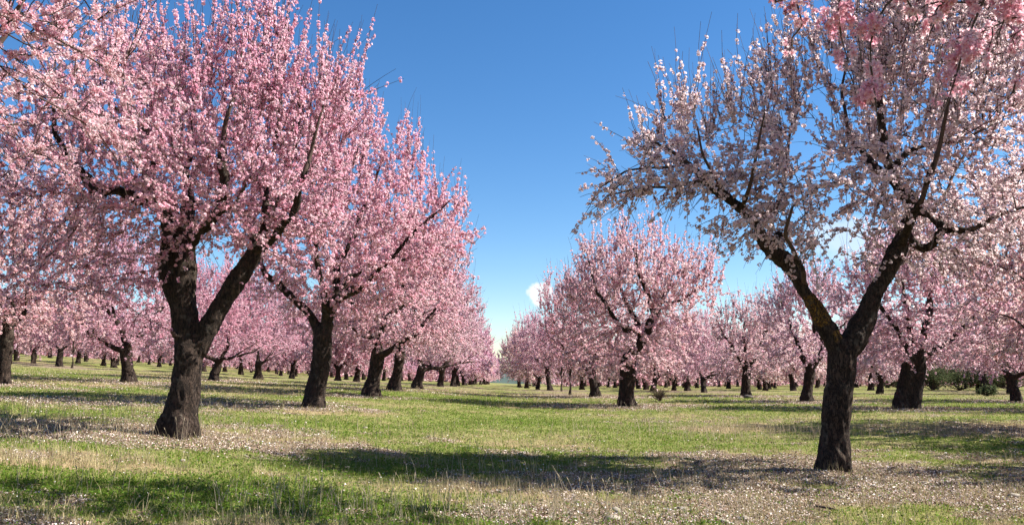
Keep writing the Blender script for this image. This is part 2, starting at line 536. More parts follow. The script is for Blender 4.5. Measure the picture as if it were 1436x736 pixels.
    per = 5 if lod < 2 else 3
    n_real = n_flower; n_flower = n_flower // per
    wl_ = Ln * np.maximum(tmax, .02); thin = i[r[i] < .014]; el = np.full(len(thin), .16 * .8)
    tot = wl_.sum() + el.sum(); nw = int(n_flower * wl_.sum() / tot); ne = n_flower - nw
    a = rng.choice(n_whip, nw, p=wl_ / wl_.sum())
    t_ = rng.random(nw) * tmax[a]
    t_ = np.clip(t_, 0, 1.02)
    x = t_ * (K - 1); k0 = np.clip(x.astype(int), 0, K - 2); f = (x - k0)[:, None]
    pw = paths[a, k0] * (1 - f) + paths[a, k0 + 1] * f; dw = unit(paths[a, k0 + 1] - paths[a, k0])
    b_ = rng.integers(0, len(thin), ne); f = rng.random(ne)[:, None]; q0, q1 = pos[par[thin[b_]]], pos[thin[b_]]
    pe = q0 * (1 - f) + q1 * f; de = unit(q1 - q0)
    Pp = np.concatenate([pw, pe]); Dd = np.concatenate([dw, de])
    u, v = perp(Dd, rng); an = rng.random(len(Pp))[:, None] * 6.283
    rad = u * np.cos(an) + v * np.sin(an)
    tight = np.concatenate([np.where(sh[a], .45, 1.0), np.ones(ne)])[:, None]
    cc = Pp + rad * size * rng.uniform(.2, 1.5, (len(Pp), 1)) * tight
    cc = np.repeat(cc, per, 0); sph = unit(rng.normal(size=cc.shape) + np.repeat(rad, per, 0) * .5)
    Pp = cc + sph * size * rng.uniform(.4, 1.15, (len(cc), 1)); Nn = sph + rng.normal(0, .25, Pp.shape)
    if near_lod is not None:
        sel = near_lod(Pp)
        V1, F1, C1 = flowers(Pp[sel], Nn[sel], size, 0, rng, blush); V2, F2, C2 = flowers(Pp[~sel], Nn[~sel], size * 1.15, 1, rng, blush)
        V = np.concatenate([V1, V2]); Fc = np.concatenate([F1, F2 + len(V1)]); C = np.concatenate([C1, C2])
    else:
        V, Fc, C = flowers(Pp, Nn, size, lod, rng, blush)
    if sprigs:
        sp = [resample(l, .02)[:, :3] for l in sprigs]; q = np.concatenate([l[:-1] for l in sp]); dq = np.concatenate([np.diff(l, axis=0) for l in sp])
        m_ = n_sprig // 6; j = rng.integers(0, len(q), m_); gap = noise3(q * 9, 3)[j] > .50; j = j[gap]
        u, v = perp(unit(dq[j]), rng); cc = np.repeat(q[j] + u * rng.uniform(.01, .06, (len(j), 1)), 6, 0)
        sph = unit(rng.normal(size=cc.shape) + np.repeat(u, 6, 0) * .6)
        V3, F3, C3 = flowers(cc + sph * .030, sph, .022, 0, rng, .6)
        Fc = np.concatenate([Fc, F3 + len(V)]); V = np.concatenate([V, V3]); C = np.concatenate([C, C3])
    fm = mesh('crown', V, Fc, M_PETAL, C)
    print(name, 'nodes', n, 'flowers', n_flower, 'trunk verts', len(tm.vertices))
    return dict(trunk=tm, branches=bm_, crown=fm)


def put_tree(kind, meshes, loc, rz, scale, label, tint, group=None, cat='tree'):
    e = bpy.data.objects.new(kind, None); COL.objects.link(e)
    e.location = loc; e.rotation_euler = (0, 0, rz); e.scale = scale if hasattr(scale, '__len__') else (scale,) * 3
    e['label'] = label; e['category'] = cat
    if group: e['group'] = group
    for part in ('trunk', 'branches', 'crown'):
        o = link(part, meshes[part], e)
        if part == 'crown': o.color = (*tint, 1)
    return e


TREES = []   # ground points of trees, for litter


def base_at(x, y, sink=.0):
    TREES.append((x, y)); return (x, y, float(ground(x, y)[0]) - sink)


def px_limbs(D, base, raw):
    """limb polylines measured on the photograph at the tree's own depth D -> local metres"""
    out_ = []
    for l in raw:
        o = []
        for (px, py, r, *dy) in l:
            p = P(px, py, D + (dy[0] if dy else 0)) - np.array(base); o.append((*p, r))
        out_.append(o)
    return out_


def px_env(D, base, raw):
    s = FPX / D; o = []
    for (px, py, rx, rz, ry, *dy) in raw:
        d = D + (dy[0] if dy else 0)
        p = P(px, py, d) - np.array(base); o.append((*p, rx / s, ry, rz / s))
    return o


def arb_limbs(rng, lean=.6, h=1.25, r0=.27):
    """random old almond trunk: leaning bole, two to four kinked limbs"""
    lx, ly = rng.normal(.1, .12), rng.normal(0, .1)
    fk = np.array([lx, ly, h])
    L = [[(0, 0, -.25, r0 * 1.35), (0, 0, .02, r0 * 1.2), (lx * .3, ly * .3, h * .35, r0), (lx * .7, ly * .7, h * .7, r0 * .92), (*fk, r0 * .98), (lx, ly, h + .12, r0 * .7)]]
    n = rng.integers(2, 5); a0 = rng.random() * 6.28
    for k in range(n):
        a = a0 + k * 6.283 / n + rng.normal(0, .3); r = r0 * rng.uniform(.48, .66)
        p = fk - [0, 0, .1]; pl = [(*p, r)]; el = rng.uniform(.6, 1.1)
        for j in range(5):
            el = np.clip(el + rng.normal(0, .32), .15, 1.35); a += rng.normal(0, .35)
            d = np.array([math.cos(a) * math.cos(el), math.sin(a) * math.cos(el), math.sin(el)])
            p = p + d * rng.uniform(.34, .55) + np.array([lean * .07, 0, 0]); r *= .77; pl.append((*p, r))
            if j in (1, 2, 3) and rng.random() < .75:
                q = p.copy(); rb = r * .7; b = a + rng.choice([-1, 1]) * rng.uniform(.6, 1.2); pb = [(*q, rb)]
                for m in range(3):
                    b += rng.normal(0, .3); e2 = rng.uniform(.1, .9)
                    q = q + np.array([math.cos(b) * math.cos(e2), math.sin(b) * math.cos(e2), math.sin(e2)]) * .42; rb *= .72; pb.append((*q, rb))
                L.append(pb)
        L.append(pl)
    return L


# ------------------------------------------------------------------ hero trees
BLUE = (1.0, .95, .97)
# big tree left
D = 11.4; x0 = (250 - CX) / (FPX / D); bL = base_at(x0, D)
limbs = px_limbs(D, bL, [
    [(246, 628, .36), (248, 606, .31), (254, 570, .255), (262, 530, .235), (266, 500, .25), (266, 478, .22), (258, 445, .20), (256, 412, .19), (262, 375, .15), (258, 335, .12), (262, 290, .10, .2), (255, 240, .075, .3), (275, 180, .05, .3), (270, 110, .03, .2), (285, 60, .015, .2)],
    [(258, 440, .17), (244, 405, .16), (233, 378, .15), (238, 335, .14), (238, 302, .125), (222, 285, .11), (190, 282, .105, -.1), (160, 270, .095, -.3), (135, 268, .085, -.4), (115, 252, .07, -.4), (100, 222, .055, -.5), (84, 190, .045, -.5), (76, 160, .03, -.6), (60, 110, .02, -.7)],
    [(236, 300, .10), (212, 262, .075, -.1), (204, 238, .07, -.2), (224, 205, .065, -.2), (200, 178, .045, -.3), (180, 160, .035, -.4), (150, 142, .025, -.5), (130, 90, .015, -.5)],
    [(268, 505, .19), (285, 470, .175), (304, 438, .155), (322, 408, .145), (338, 384, .14), (356, 356, .125), (366, 335, .10, .2), (368, 290, .07, .3), (372, 230, .05, .3), (392, 160, .035, .2), (400, 90, .02, .2), (405, 40, .012, .2)],
    [(358, 352, .09), (385, 335, .075, -.3), (410, 300, .06, -.6), (425, 250, .045, -.8), (440, 200, .03, -.8), (455, 150, .015, -.8)],
    [(262, 350, .09), (300, 310, .07, -.5), (318, 260, .055, -.8), (310, 200, .04, -1.0), (330, 120, .025, -1.1)],
    [(258, 340, .09), (250, 300, .07, .7), (200, 240, .05, 1.4), (180, 180, .03, 1.7)],
    [(350, 360, .08), (360, 320, .07, .7), (400, 270, .05, 1.3), (410, 200, .03, 1.6)],
    [(250, 480, .05), (242, 468, .04, -.25), (238, 464, .02, -.3)],
    [(300, 300, .04), (330, 290, .03, -1), (345, 260, .02, -1.3)],
])
env = px_env(D, bL, [(265, 225, 225, 138, 2.3), (372, 110, 72, 100, 1.3), (205, 130, 65, 75, 1.2), (420, 215, 100, 140, 1.6), (90, 260, 115, 120, 1.4, -.4),
                     (380, 310, 100, 60, 1.8), (270, 250, 180, 70, 2.2, -.8), (120, 340, 90, 60, 1.2), (110, 385, 100, 40, 1.2, -.5), (470, 150, 45, 60, .9)])
hero_l = grow('left', limbs, env, 1700, 2900, 160000, .0178, 1, 11, voxel=.022, blush=.5, whip_len=(.25, .8), top_shoots=.4, bare=.07)
put_tree('almond_tree', hero_l, bL, 0, 1, 'largest pink blossom tree at left, thick dark trunk forking low into two stems', (1, .95, .98))

# paler forked tree right
D = 10.3; x0 = (1168 - CX) / (FPX / D); bR = base_at(x0, D)
limbs = px_limbs(D, bR, [
    [(1166, 676, .27), (1168, 655, .24), (1171, 610, .215), (1175, 560, .19), (1179, 520, .175), (1181, 492, .185), (1180, 482, .16)],
    [(1180, 495, .15), (1172, 484, .135), (1161, 464, .125), (1147, 431, .118), (1127, 399, .105), (1101, 367, .10), (1084, 350, .095), (1070, 345, .085), (1061, 322, .08), (1041, 297, .06), (1015, 275, .05), (990, 250, .045), (965, 230, .035), (938, 212, .028), (905, 190, .018)],
    [(1082, 350, .06), (1088, 338, .055), (1092, 328, .04)],
    [(1182, 495, .16), (1197, 477, .15), (1212, 450, .14), (1226, 410, .13), (1246, 376, .125), (1258, 350, .115), (1266, 320, .11), (1278, 296, .105), (1276, 280, .10), (1258, 268, .09), (1248, 250, .08), (1241, 235, .065), (1240, 200, .055), (1236, 150, .045), (1240, 95, .03), (1255, 40, .02), (1262, -20, .012)],
    [(1278, 292, .09), (1294, 296, .075), (1300, 300, .06), (1316, 318, .055, -.2), (1352, 322, .04, -.5), (1400, 305, .03, -.7), (1440, 290, .02, -.8)],
    [(1266, 326, .08), (1280, 336, .07), (1294, 343, .068), (1308, 343, .062), (1316, 330, .05, -.2), (1330, 322, .03, -.5)],
    [(1246, 246, .05), (1256, 228, .04), (1272, 212, .035), (1295, 204, .033), (1322, 204, .03), (1350, 196, .025, .2), (1400, 170, .018, .4)],
    [(1060, 322, .05), (1080, 300, .04, .3), (1100, 260, .03, .6), (1105, 200, .025, .8), (1120, 130, .015, .8)],
    [(1250, 255, .05), (1215, 225, .04, .6), (1190, 190, .035, 1.0), (1180, 130, .025, 1.2), (1190, 60, .015, 1.2)],
    [(1230, 400, .05), (1240, 385, .045, .6), (1280, 330, .04, 1.2), (1330, 260, .03, 1.6), (1370, 190, .02, 1.8)],
    [(1260, 345, .05), (1285, 300, .045, -.8), (1310, 240, .035, -1.2), (1330, 150, .025, -1.4), (1345, 60, .012, -1.4)],
    [(1015, 276, .035), (1005, 248, .03, -.4), (985, 215, .02, -.5), (978, 180, .012, -.5)],
    [(1040, 296, .04), (1050, 260, .03, -.6), (1060, 215, .02, -.9), (1072, 160, .012, -1.0)],
    [(1130, 400, .04), (1120, 375, .035, -.5), (1100, 330, .03, -.9), (1110, 290, .02, -1.1)],
    [(990, 250, .03), (950, 262, .025, .1), (900, 262, .018, .2), (850, 275, .01, .3)],
    [(965, 230, .028), (925, 235, .02, -.3), (880, 240, .015, -.4), (842, 262, .01, -.5)],
])
env = px_env(D, bR, [(925, 250, 100, 65, 1.2), (950, 200, 72, 62, 1.2), (950, 205, 60, 55, 1.0), (925, 250, 90, 50, 1.0), (1050, 215, 90, 110, 1.4), (1075, 300, 100, 60, 1.6), (1160, 270, 110, 80, 1.8), (1305, 180, 145, 155, 1.9), (1275, 50, 135, 105, 1.7),
                     (1360, 60, 150, 120, 1.8), (1400, 270, 130, 100, 1.8), (1330, 330, 120, 60, 1.9), (860, 285, 45, 25, .7), (1095, 110, 38, 60, .7), (1180, 120, 60, 70, .9)])
M_BARK_R = bark_mat('bark_with_yellow_lichen', (.010, .007, .006), (.07, .047, .034),
                    lichen=[(tuple(P(1150, 433, 10.18) - np.array(bR)), .24), (tuple(P(1178, 470, 10.12) - np.array(bR)), .10)])
hero_r = grow('right', limbs, env, 1900, 3300, 145000, .0185, 1, 23, voxel=.02, blush=-.15, whip_len=(.22, .75), top_shoots=.45, bare=.16, bark=M_BARK_R, droop=.5, jit=.8, sh_min=.36, root_k=.72)
put_tree('almond_tree', hero_r, bR, 0, 1, 'pale blossom tree at right with forked trunk and yellow lichen at the fork', (1, .985, .97))

# tree behind the big left one
D = 19.2; bM = base_at((441 - CX) / (FPX / D), D)
limbs = px_limbs(D, bM, [
    [(438, 580, .36), (440, 566, .31), (446, 530, .27), (452, 495, .26), (452, 470, .26), (452, 458, .2)],
    [(450, 475, .17), (438, 446, .14), (418, 424, .12), (396, 402, .10), (375, 380, .085), (362, 360, .07), (355, 320, .05), (345, 280, .03)],
    [(454, 472, .17), (462, 440, .15), (470, 410, .13), (475, 370, .10, .3), (500, 320, .07, .5), (520, 270, .05, .5), (540, 220, .03, .5)],
    [(466, 425, .13), (486, 410, .13), (506, 405, .12), (520, 385, .08, -.3), (560, 350, .06, -.4), (600, 310, .04, -.4), (630, 280, .02, -.4)],
    [(458, 450, .1), (450, 400, .09, -.5), (440, 350, .07, -1), (460, 300, .04, -1.3), (470, 250, .02, -1.4)],
    [(470, 420, .1), (490, 390, .08, .8), (540, 370, .05, 1.4), (590, 360, .03, 1.6)],
])
env = px_env(D, bM, [(480, 310, 130, 115, 2.6), (560, 340, 110, 90, 2.2), (400, 320, 80, 90, 1.8), (500, 210, 75, 60, 1.3), (600, 330, 75, 65, 1.5), (560, 250, 50, 40, 1.0), (480, 400, 130, 50, 2.3)])
mid_l = grow('midleft', limbs, env, 1400, 2000, 95000, .0235, 1, 31, voxel=.03, blush=.5, top_shoots=.4, bare=.07, min_limb_z=1.5)
put_tree('almond_tree', mid_l, bM, 0, 1, 'deep pink tree second in the row left of the grass avenue, limb reaching left', (1, .95, .97))

# near trees whose boughs hang into the picture
bN = base_at(-5.9, 5.4)
limbs = [[(0, 0, -.25, .34), (0, 0, 0, .3), (.05, 0, .6, .25), (.1, .05, 1.2, .24), (.12, .05, 1.35, .18)],
         [(.1, 0, 1.15, .16), (.6, .1, 1.7, .13), (1.1, .2, 2.2, .08), (1.5, .3, 2.7, .05), (1.9, .3, 3.2, .03), (2.3, .2, 3.6, .015)],
         [(.1, 0, 1.15, .16), (.4, -.5, 1.8, .12), (.9, -.8, 2.5, .08), (1.4, -.9, 3.2, .05), (1.8, -.9, 3.9, .02)],
         [(.1, 0, 1.15, .16), (-.5, .4, 1.8, .13), (-1.1, .7, 2.4, .08), (-1.6, .9, 3.1, .05), (-1.8, .9, 3.8, .02)],
         [(.5, .1, 1.6, .1), (.8, .7, 2.3, .08), (1.2, 1.1, 3.1, .05), (1.5, 1.3, 3.9, .02)],
         [(.1, 0, 1.15, .14), (.2, .2, 2.0, .10), (.5, .1, 2.9, .07), (.7, 0, 3.8, .05), (.9, -.1, 4.6, .02)]]
env = [(.6, 0, 3.6, 2.2, 2.2, 1.5), (2.1, .2, 3.2, 1.1, 1.3, .8), (-.6, .3, 3.2, 1.6, 1.6, 1.2)]
nl = np.array(bN)
near_l = grow('nearleft', limbs, env, 1000, 1600, 75000, .019, 1, 41, voxel=.035, blush=.2, bare=.06,
              near_lod=lambda p: ((p + nl)[:, 0] > -.70 * (p + nl)[:, 1]) & ((p + nl)[:, 1] < 7))
put_tree('almond_tree', near_l, bN, 0, 1, 'nearest light pink blossom boughs filling the upper left corner', (1, .97, .97))

bQ = base_at(4.9, 4.6)
limbs = [[(0, 0, -.25, .32), (0, 0, 0, .28), (-.05, 0, .6, .23), (-.1, .05, 1.2, .22), (-.1, .05, 1.35, .18)],
         [(-.1, 0, 1.2, .15), (-.6, -.15, 1.9, .12), (-1.0, -.4, 2.6, .09), (-1.5, -.6, 3.1, .06), (-2.0, -.9, 3.4, .045), (-2.3, -1.0, 3.45, .04)],
         [(-.1, 0, 1.2, .15), (.5, .4, 1.9, .12), (1.0, .8, 2.6, .08), (1.3, 1.1, 3.3, .04), (1.5, 1.2, 3.9, .02)],
         [(-.1, 0, 1.2, .15), (0, -.6, 2.0, .12), (.2, -1.1, 2.7, .08), (.3, -1.5, 3.4, .03)],
         [(-1.0, -.4, 2.6, .06), (-1.1, -.2, 3.2, .045), (-1.2, 0, 3.9, .02)],
         [(-.1, 0, 1.2, .14), (0, .1, 2.2, .10), (-.1, .3, 3.1, .07), (-.2, .8, 4.2, .06), (-.8, 1.5, 5.0, .045), (-1.6, 2.0, 5.4, .03), (-2.6, 2.0, 5.7, .015)]]  # high limb above the frame, added to carry the shading crown
SPR = px_limbs(3.6, bQ, [
    [(1520, -120, .04), (1440, -60, .03), (1370, -35, .022), (1290, -30, .016), (1200, -20, .011), (1120, -8, .007), (1085, 4, .004)],
    [(1290, -30, .009), (1235, 10, .007), (1215, 60, .006), (1225, 120, .005), (1232, 190, .003)],
    [(1400, -45, .009), (1376, 10, .007), (1350, 70, .006), (1338, 120, .005), (1318, 165, .003)],
    [(1180, -18, .007), (1170, 15, .006), (1178, 50, .004), (1190, 88, .003)],
    [(1440, -60, .008), (1425, -5, .006), (1405, 30, .004), (1398, 55, .003)]])
limbs += SPR
env = [(.2, .2, 3.9, 2.2, 1.9, 1.2), (-1.6, 2.2, 5.5, 2.0, 1.5, .75), (-2.9, 1.9, 5.7, 1.3, 1.4, .6)] + px_env(3.6, bQ, [(1250, -25, 200, 55, .35), (1225, 130, 16, 80, .06), (1355, 95, 18, 75, .06), (1170, 25, 50, 30, .15), (1400, 20, 60, 40, .2)])  # the high lobes stay out of view, added to shade the foreground
nq = np.array(bQ)
near_r = grow('nearright', limbs, env, 1300, 1500, 56000, .020, 1, 47, voxel=.035, blush=.3, bare=.05, droop=1.2, up=.5, whip_len=(.1, .34), sprigs=SPR, n_sprig=1700,
              near_lod=lambda p: ((p + nq)[:, 0] < .72 * (p + nq)[:, 1]) & ((p + nq)[:, 1] > 1.0))
put_tree('almond_tree', near_r, bQ, 0, 1, 'nearest pink blossom sprigs hanging into the upper right corner', (1, .97, .97))

# ------------------------------------------------------------------ repeated trees of the orchard
MID, FAR = [], []
for k in range(5):
    rng = np.random.default_rng(100 + k)
    limbs = arb_limbs(rng, h=rng.uniform(.85, 1.35), r0=rng.uniform(.19, .28))
    env = [(.45, 0, 3.3, 2.6, 2.5, 1.9), (.9, .4, 4.2, 1.9, 1.8, 1.5), (-.7, -.6, 3.0, 1.9, 1.9, 1.5), (.3, 0, 2.15, 2.8, 2.7, .9), (rng.normal(0, .8), rng.normal(0, .8), 4.7, 1.1, 1.1, .9)]
    MID.append(grow('mid%d' % k, limbs, env, 1150, 1500, 62000, .0265, 1, 200 + k, voxel=.035, blush=.37, bare=.08, top_shoots=.3, whip_len=(.3, .8), min_limb_z=1.5))
for k in range(5):
    rng = np.random.default_rng(300 + k)
    limbs = arb_limbs(rng, h=rng.uniform(.8, 1.2), r0=rng.uniform(.17, .25))
    env = [(.3, 0, 3.2, 2.6, 2.5, 1.8), (.6, .4, 4.0, 1.9, 1.8, 1.4), (-.7, -.6, 3.0, 2.0, 2.0, 1.5), (.2, 0, 1.8, 3.0, 2.9, 1.1)]
    FAR.append(grow('far%d' % k, limbs, env, 750, 800, 34000, .046, 2, 400 + k, voxel=.045, blush=.34, bare=.05, top_shoots=.3, whip_len=(.35, .85), min_limb_z=1.5, sides=3))
# slim young tree
rng = np.random.default_rng(71)
limbs = [[(0, 0, -.2, .07), (.03, 0, .5, .06), (.05, 0, 1.1, .055), (.0, 0, 1.7, .04), (.1, .1, 2.4, .02)], [(.05, 0, 1.1, .045), (.35, .1, 1.7, .035), (.6, .1, 2.3, .02)], [(.04, 0, .9, .04), (-.3, -.1, 1.6, .03), (-.5, -.2, 2.3, .015)]]
YOUNG = grow('young', limbs, [(0, 0, 2.6, 1.2, 1.2, 1.0)], 200, 260, 5200, .04, 1, 72, voxel=.02, blush=.4, min_limb_z=1.0, jit=.3)

def custom(px, py, raw, env, n_attr, n_whip, n_flower, seed, **kw):
    x, y = hit(px, py); b = np.array((x, y, float(ground(x, y)[0]))); b = np.array((x, y, b[2]))
    return grow('custom%d' % seed, px_limbs(y, b, raw), px_env(y, b, env), n_attr, n_whip, n_flower, .0265, 1, seed, voxel=.035, bare=.08, top_shoots=.3, min_limb_z=1.4, **kw)


CUSTOM = [
    custom(878, 569, [
        [(878, 580, .36), (878, 567, .33), (879, 545, .30), (880, 520, .29), (881, 505, .29), (882, 496, .24)],
        [(880, 508, .22), (892, 490, .21), (905, 470, .20), (914, 452, .17), (922, 435, .13), (935, 410, .09), (950, 385, .06), (965, 365, .03)],
        [(906, 470, .16), (893, 463, .14), (878, 462, .12), (868, 455, .09, -.4), (850, 425, .07, -.6), (835, 395, .05, -.8), (825, 365, .03, -.9)],
        [(918, 445, .12), (910, 415, .10, -.5), (895, 380, .07, -1), (885, 350, .04, -1.2)],
        [(900, 475, .12), (890, 440, .09, .7), (860, 400, .06, 1.2), (850, 370, .03, 1.5)],
        [(930, 425, .08), (960, 420, .06, -.3), (985, 400, .04, -.5)]],
        [(890, 425, 112, 78, 2.6), (885, 375, 78, 52, 1.8), (950, 410, 62, 62, 1.8), (880, 490, 108, 42, 2.5), (830, 430, 55, 60, 1.6), (985, 385, 28, 40, .8)], 1300, 1700, 78000, 701, blush=.36),
    custom(1270, 573, [
        [(1264, 582, .30), (1263, 570, .27), (1268, 545, .24), (1274, 520, .24), (1276, 500, .22), (1272, 485, .15)],
        [(1284, 582, .28), (1280, 570, .26), (1284, 545, .25), (1288, 520, .25), (1289, 500, .22), (1291, 485, .16)],
        [(1274, 505, .16), (1268, 485, .14), (1262, 470, .11), (1248, 450, .08), (1230, 425, .06), (1220, 400, .03)],
        [(1290, 500, .17), (1294, 475, .15), (1300, 450, .12), (1305, 420, .09, .3), (1310, 380, .05, .5), (1312, 350, .02, .5)],
        [(1290, 505, .14), (1306, 492, .13), (1322, 485, .11), (1340, 470, .08), (1362, 450, .05), (1380, 430, .02)],
        [(1280, 490, .12), (1276, 460, .1, -.6), (1270, 430, .07, -1), (1262, 390, .03, -1.2)]],
        [(1290, 425, 125, 75, 2.6), (1280, 370, 85, 50, 1.8), (1290, 480, 125, 36, 2.5)], 1200, 1600, 66000, 702, blush=.38),
    custom(1046, 555, [
        [(1046, 562, .30), (1046, 553, .26), (1046, 535, .24), (1047, 520, .24), (1047, 511, .20)],
        [(1044, 515, .16), (1036, 503, .14), (1029, 492, .12), (1022, 478, .08), (1012, 462, .06), (1005, 448, .03)],
        [(1050, 514, .14), (1058, 503, .12), (1065, 492, .09), (1068, 475, .07), (1078, 455, .04), (1085, 440, .02)],
        [(1046, 514, .12), (1045, 495, .09, -.4), (1042, 470, .06, -.7), (1046, 450, .03, -.9)]],
        [(1048, 478, 68, 38, 2.1), (1046, 452, 45, 30, 1.4), (1046, 508, 68, 20, 2.0)], 800, 1000, 36000, 703, blush=.34),
    custom(1132, 563, [
        [(1131, 570, .28), (1131, 561, .24), (1133, 540, .21), (1136, 520, .22), (1137, 510, .2)],
        [(1134, 515, .15), (1126, 500, .13), (1120, 487, .11), (1112, 472, .08), (1115, 455, .06), (1100, 435, .04), (1092, 415, .02)],
        [(1140, 513, .16), (1150, 500, .14), (1156, 487, .12), (1150, 470, .10), (1141, 452, .08), (1146, 430, .06), (1155, 405, .03)],
        [(1154, 490, .08), (1168, 472, .06), (1185, 455, .04), (1195, 435, .02)]],
        [(1135, 445, 72, 48, 2.0), (1130, 415, 48, 32, 1.4), (1138, 492, 75, 22, 2.0)], 800, 1000, 34000, 704, blush=.3)]
TL = lambda r: (r.uniform(.95, 1), r.uniform(.84, .98), r.uniform(.9, 1.0))     # deeper pink rows on the left
TR = lambda r: (1, r.uniform(.93, 1.06), r.uniform(.92, 1.03))   # paler rows on the right
rs = np.random.default_rng(5)
G_NEAR_L, G_NEAR_R = 'blossom trees lining the grass avenue on the left', 'blossom trees lining the grass avenue on the right'
LIST = [  # px, py, forced distance or None, variant, rot, scale, group, label
    (520, 555, None, 'M0', .1, 1.14, G_NEAR_L, 'third blossom tree of the left avenue row, stout trunk leaning right'),
    (553, 548, None, 'M1', -.3, 1.16, G_NEAR_L, 'fourth blossom tree of the left avenue row, upright dark trunk'),
    (584, 544, None, 'M2', .5, 1.12, G_NEAR_L, 'fifth blossom tree of the left avenue row, trunk bending right'),
    (618, 540, 50, 'M3', 0, 1.0, G_NEAR_L, 'sixth blossom tree of the left avenue row, trunk partly behind low branches'),
    (636, 540, 58, 'F0', .3, 1.0, G_NEAR_L, 'seventh blossom tree of the left avenue row, small in the distance'),
    (643, 540, 67, 'F1', .3, 1.0, G_NEAR_L, 'eighth blossom tree of the left avenue row, small in the distance'),
    (652, 540, 77, 'F2', .1, 1.0, G_NEAR_L, 'ninth blossom tree of the left avenue row, near its far end'),
    (660, 540, 90, 'F3', .1, 1.0, G_NEAR_L, 'farthest blossom tree of the left avenue row, beside the sky gap'),
    (878, 569, None, 'C0', 0, 1.0, G_NEAR_R, 'rounded pale pink tree right of the avenue, straight dark trunk and one heavy kinked limb'),
    (835, 557, None, 'M0', 2.9, .93, G_NEAR_R, 'blossom tree just behind and left of the rounded pale tree by the avenue'),
    (799, 553, None, 'Y', .5, .95, None, 'slim young tree with thin forked stem by the right avenue row'),
    (788, 549, None, 'Y', 2.5, .9, None, 'slim young tree nearest the avenue, left of the other young tree'),
    (770, 543, 58, 'M1', 3.3, .92, G_NEAR_R, 'blossom tree with short thick trunk left of the two saplings'),
    (753, 543, 67, 'F1', 2.6, .97, G_NEAR_R, 'smaller blossom tree beside the short thick trunk, nearer the sky gap'),
    (738, 543, 80, 'F2', 2.2, .95, G_NEAR_R, 'distant blossom tree of the right avenue row, second from its far end'),
    (728, 544, 95, 'F4', 2.2, .95, G_NEAR_R, 'farthest blossom tree of the right avenue row, beside the sky gap'),
    (816, 546, None, 'F0', 1.2, .9, None, 'blossom tree showing low trunk in the gap right of the saplings'),
    (914, 546, 55, 'M2', 1.2, .9, None, 'blossom tree with kinked trunk just right of the rounded pale tree'),
    (945, 547, None, 'F3', .2, .85, None, 'small blossom tree with thin dark trunk, left of a stouter pair'),
    (964, 548, None, 'F4', 1.9, .85, None, 'blossom tree with slim trunk between two stouter trunks right of centre'),
    (987, 550, None, 'M3', 2.2, .85, None, 'blossom tree with straight stout trunk left of the wide forked tree'),
    (1022, 545, None, 'F2', 4.0, .95, None, 'far blossom tree seen left of the wide forked tree'),
    (1046, 555, None, 'C2', 0, 1.0, None, 'small wide forked blossom tree with stone at its foot'),
    (1066, 546, None, 'F1', 5.0, .9, None, 'far blossom tree just right of the wide forked tree'),
    (1078, 545, None, 'F3', 5.6, .95, None, 'far blossom tree, second right of the wide forked tree'),
    (1112, 548, None, 'F0', 2.0, .95, None, 'blossom tree with short trunk behind the twisted tree left of the lichen trunk'),
    (1132, 563, None, 'C3', 0, 1.0, None, 'twisted twin limbed tree just left of the lichen covered trunk'),
    (1216, 544, 60, 'F4', .5, 1.0, None, 'distant blossom tree between the lichen trunk and the massive trunk'),
    (1270, 573, None, 'C1', 0, 1.0, None, 'blossom tree with massive double trunk behind the lichen tree'),
    (1365, 543, 62, 'F1', 1.0, 1.0, None, 'far blossom tree right of the green bushes'),
    (1382, 549, None, 'M0', 1.6, .95, None, 'slim trunked blossom tree between the green bushes and the right edge'),
    (1426, 562, None, 'M3', 2.4, 1.0, None, 'blossom tree with thick leaning trunk at the right edge'),
    (2, 538, None, 'M1', 5.2, 1.0, None, 'blossom tree with kinked limb at the left edge'),
    (180, 536, None, 'M0', 4.0, .95, None, 'deep pink tree with short forked trunk just left of the largest trunk'),
    (300, 533, None, 'M3', 1.1, .95, None, 'tree partly hidden behind the right stem of the largest tree'),
    (362, 532, None, 'M2', 5.4, .9, None, 'straight trunked tree between the largest tree and the one behind it'),
    (412, 530, 58, 'F0', .6, .95, None, 'small forked tree left of the second avenue trunk'),
    (341, 526, 66, 'F2', 1.6, .95, None, 'small distant forked tree right of the largest trunk'),
    (474, 534, None, 'F3', 2.5, .95, None, 'distant tree just right of the second avenue trunk'),
    (500, 535, None, 'F4', .5, .95, None, 'distant tree between the second and third avenue trunks'),
    (88, 509, 52, 'M4', .5, .85, None, 'larger forked tree of the slope rows at far left, right of two smaller ones'),
    (52, 507, 56, 'F1', .5, .9, None, 'slope tree just left of the larger forked slope tree'),
    (28, 505, 62, 'F2', 1.5, .9, None, 'slope tree near the left edge, small dark trunk'),
    (106, 513, 48, 'Y', 1.0, .8, None, 'thin bare stemmed sapling on the left slope among old trees'),
    (150, 514, 66, 'F3', 2.0, .9, None, 'far slope tree left of the short forked trunk'),
    (164, 516, 60, 'F4', 3.0, .85, None, 'far slope tree directly left of the short forked trunk'),
]
for (px, py, dist, var, rz, sc, grp, lab) in LIST:
    if dist is None: x, y = hit(px, py)
    else: x, y = (px - CX) / FPX * dist, float(dist)
    ms = {'M': MID, 'F': FAR, 'C': CUSTOM}[var[0]][int(var[1])] if var != 'Y' else YOUNG
    tint = TL(rs) if px < CX else TR(rs)
    hsc = sc * rs.uniform(.97, 1.05) if var[0] != 'C' else sc
    put_tree('young_almond_tree' if var == 'Y' else 'almond_tree', ms, base_at(x, y), rz, (sc, sc, hsc), lab, tint, grp)

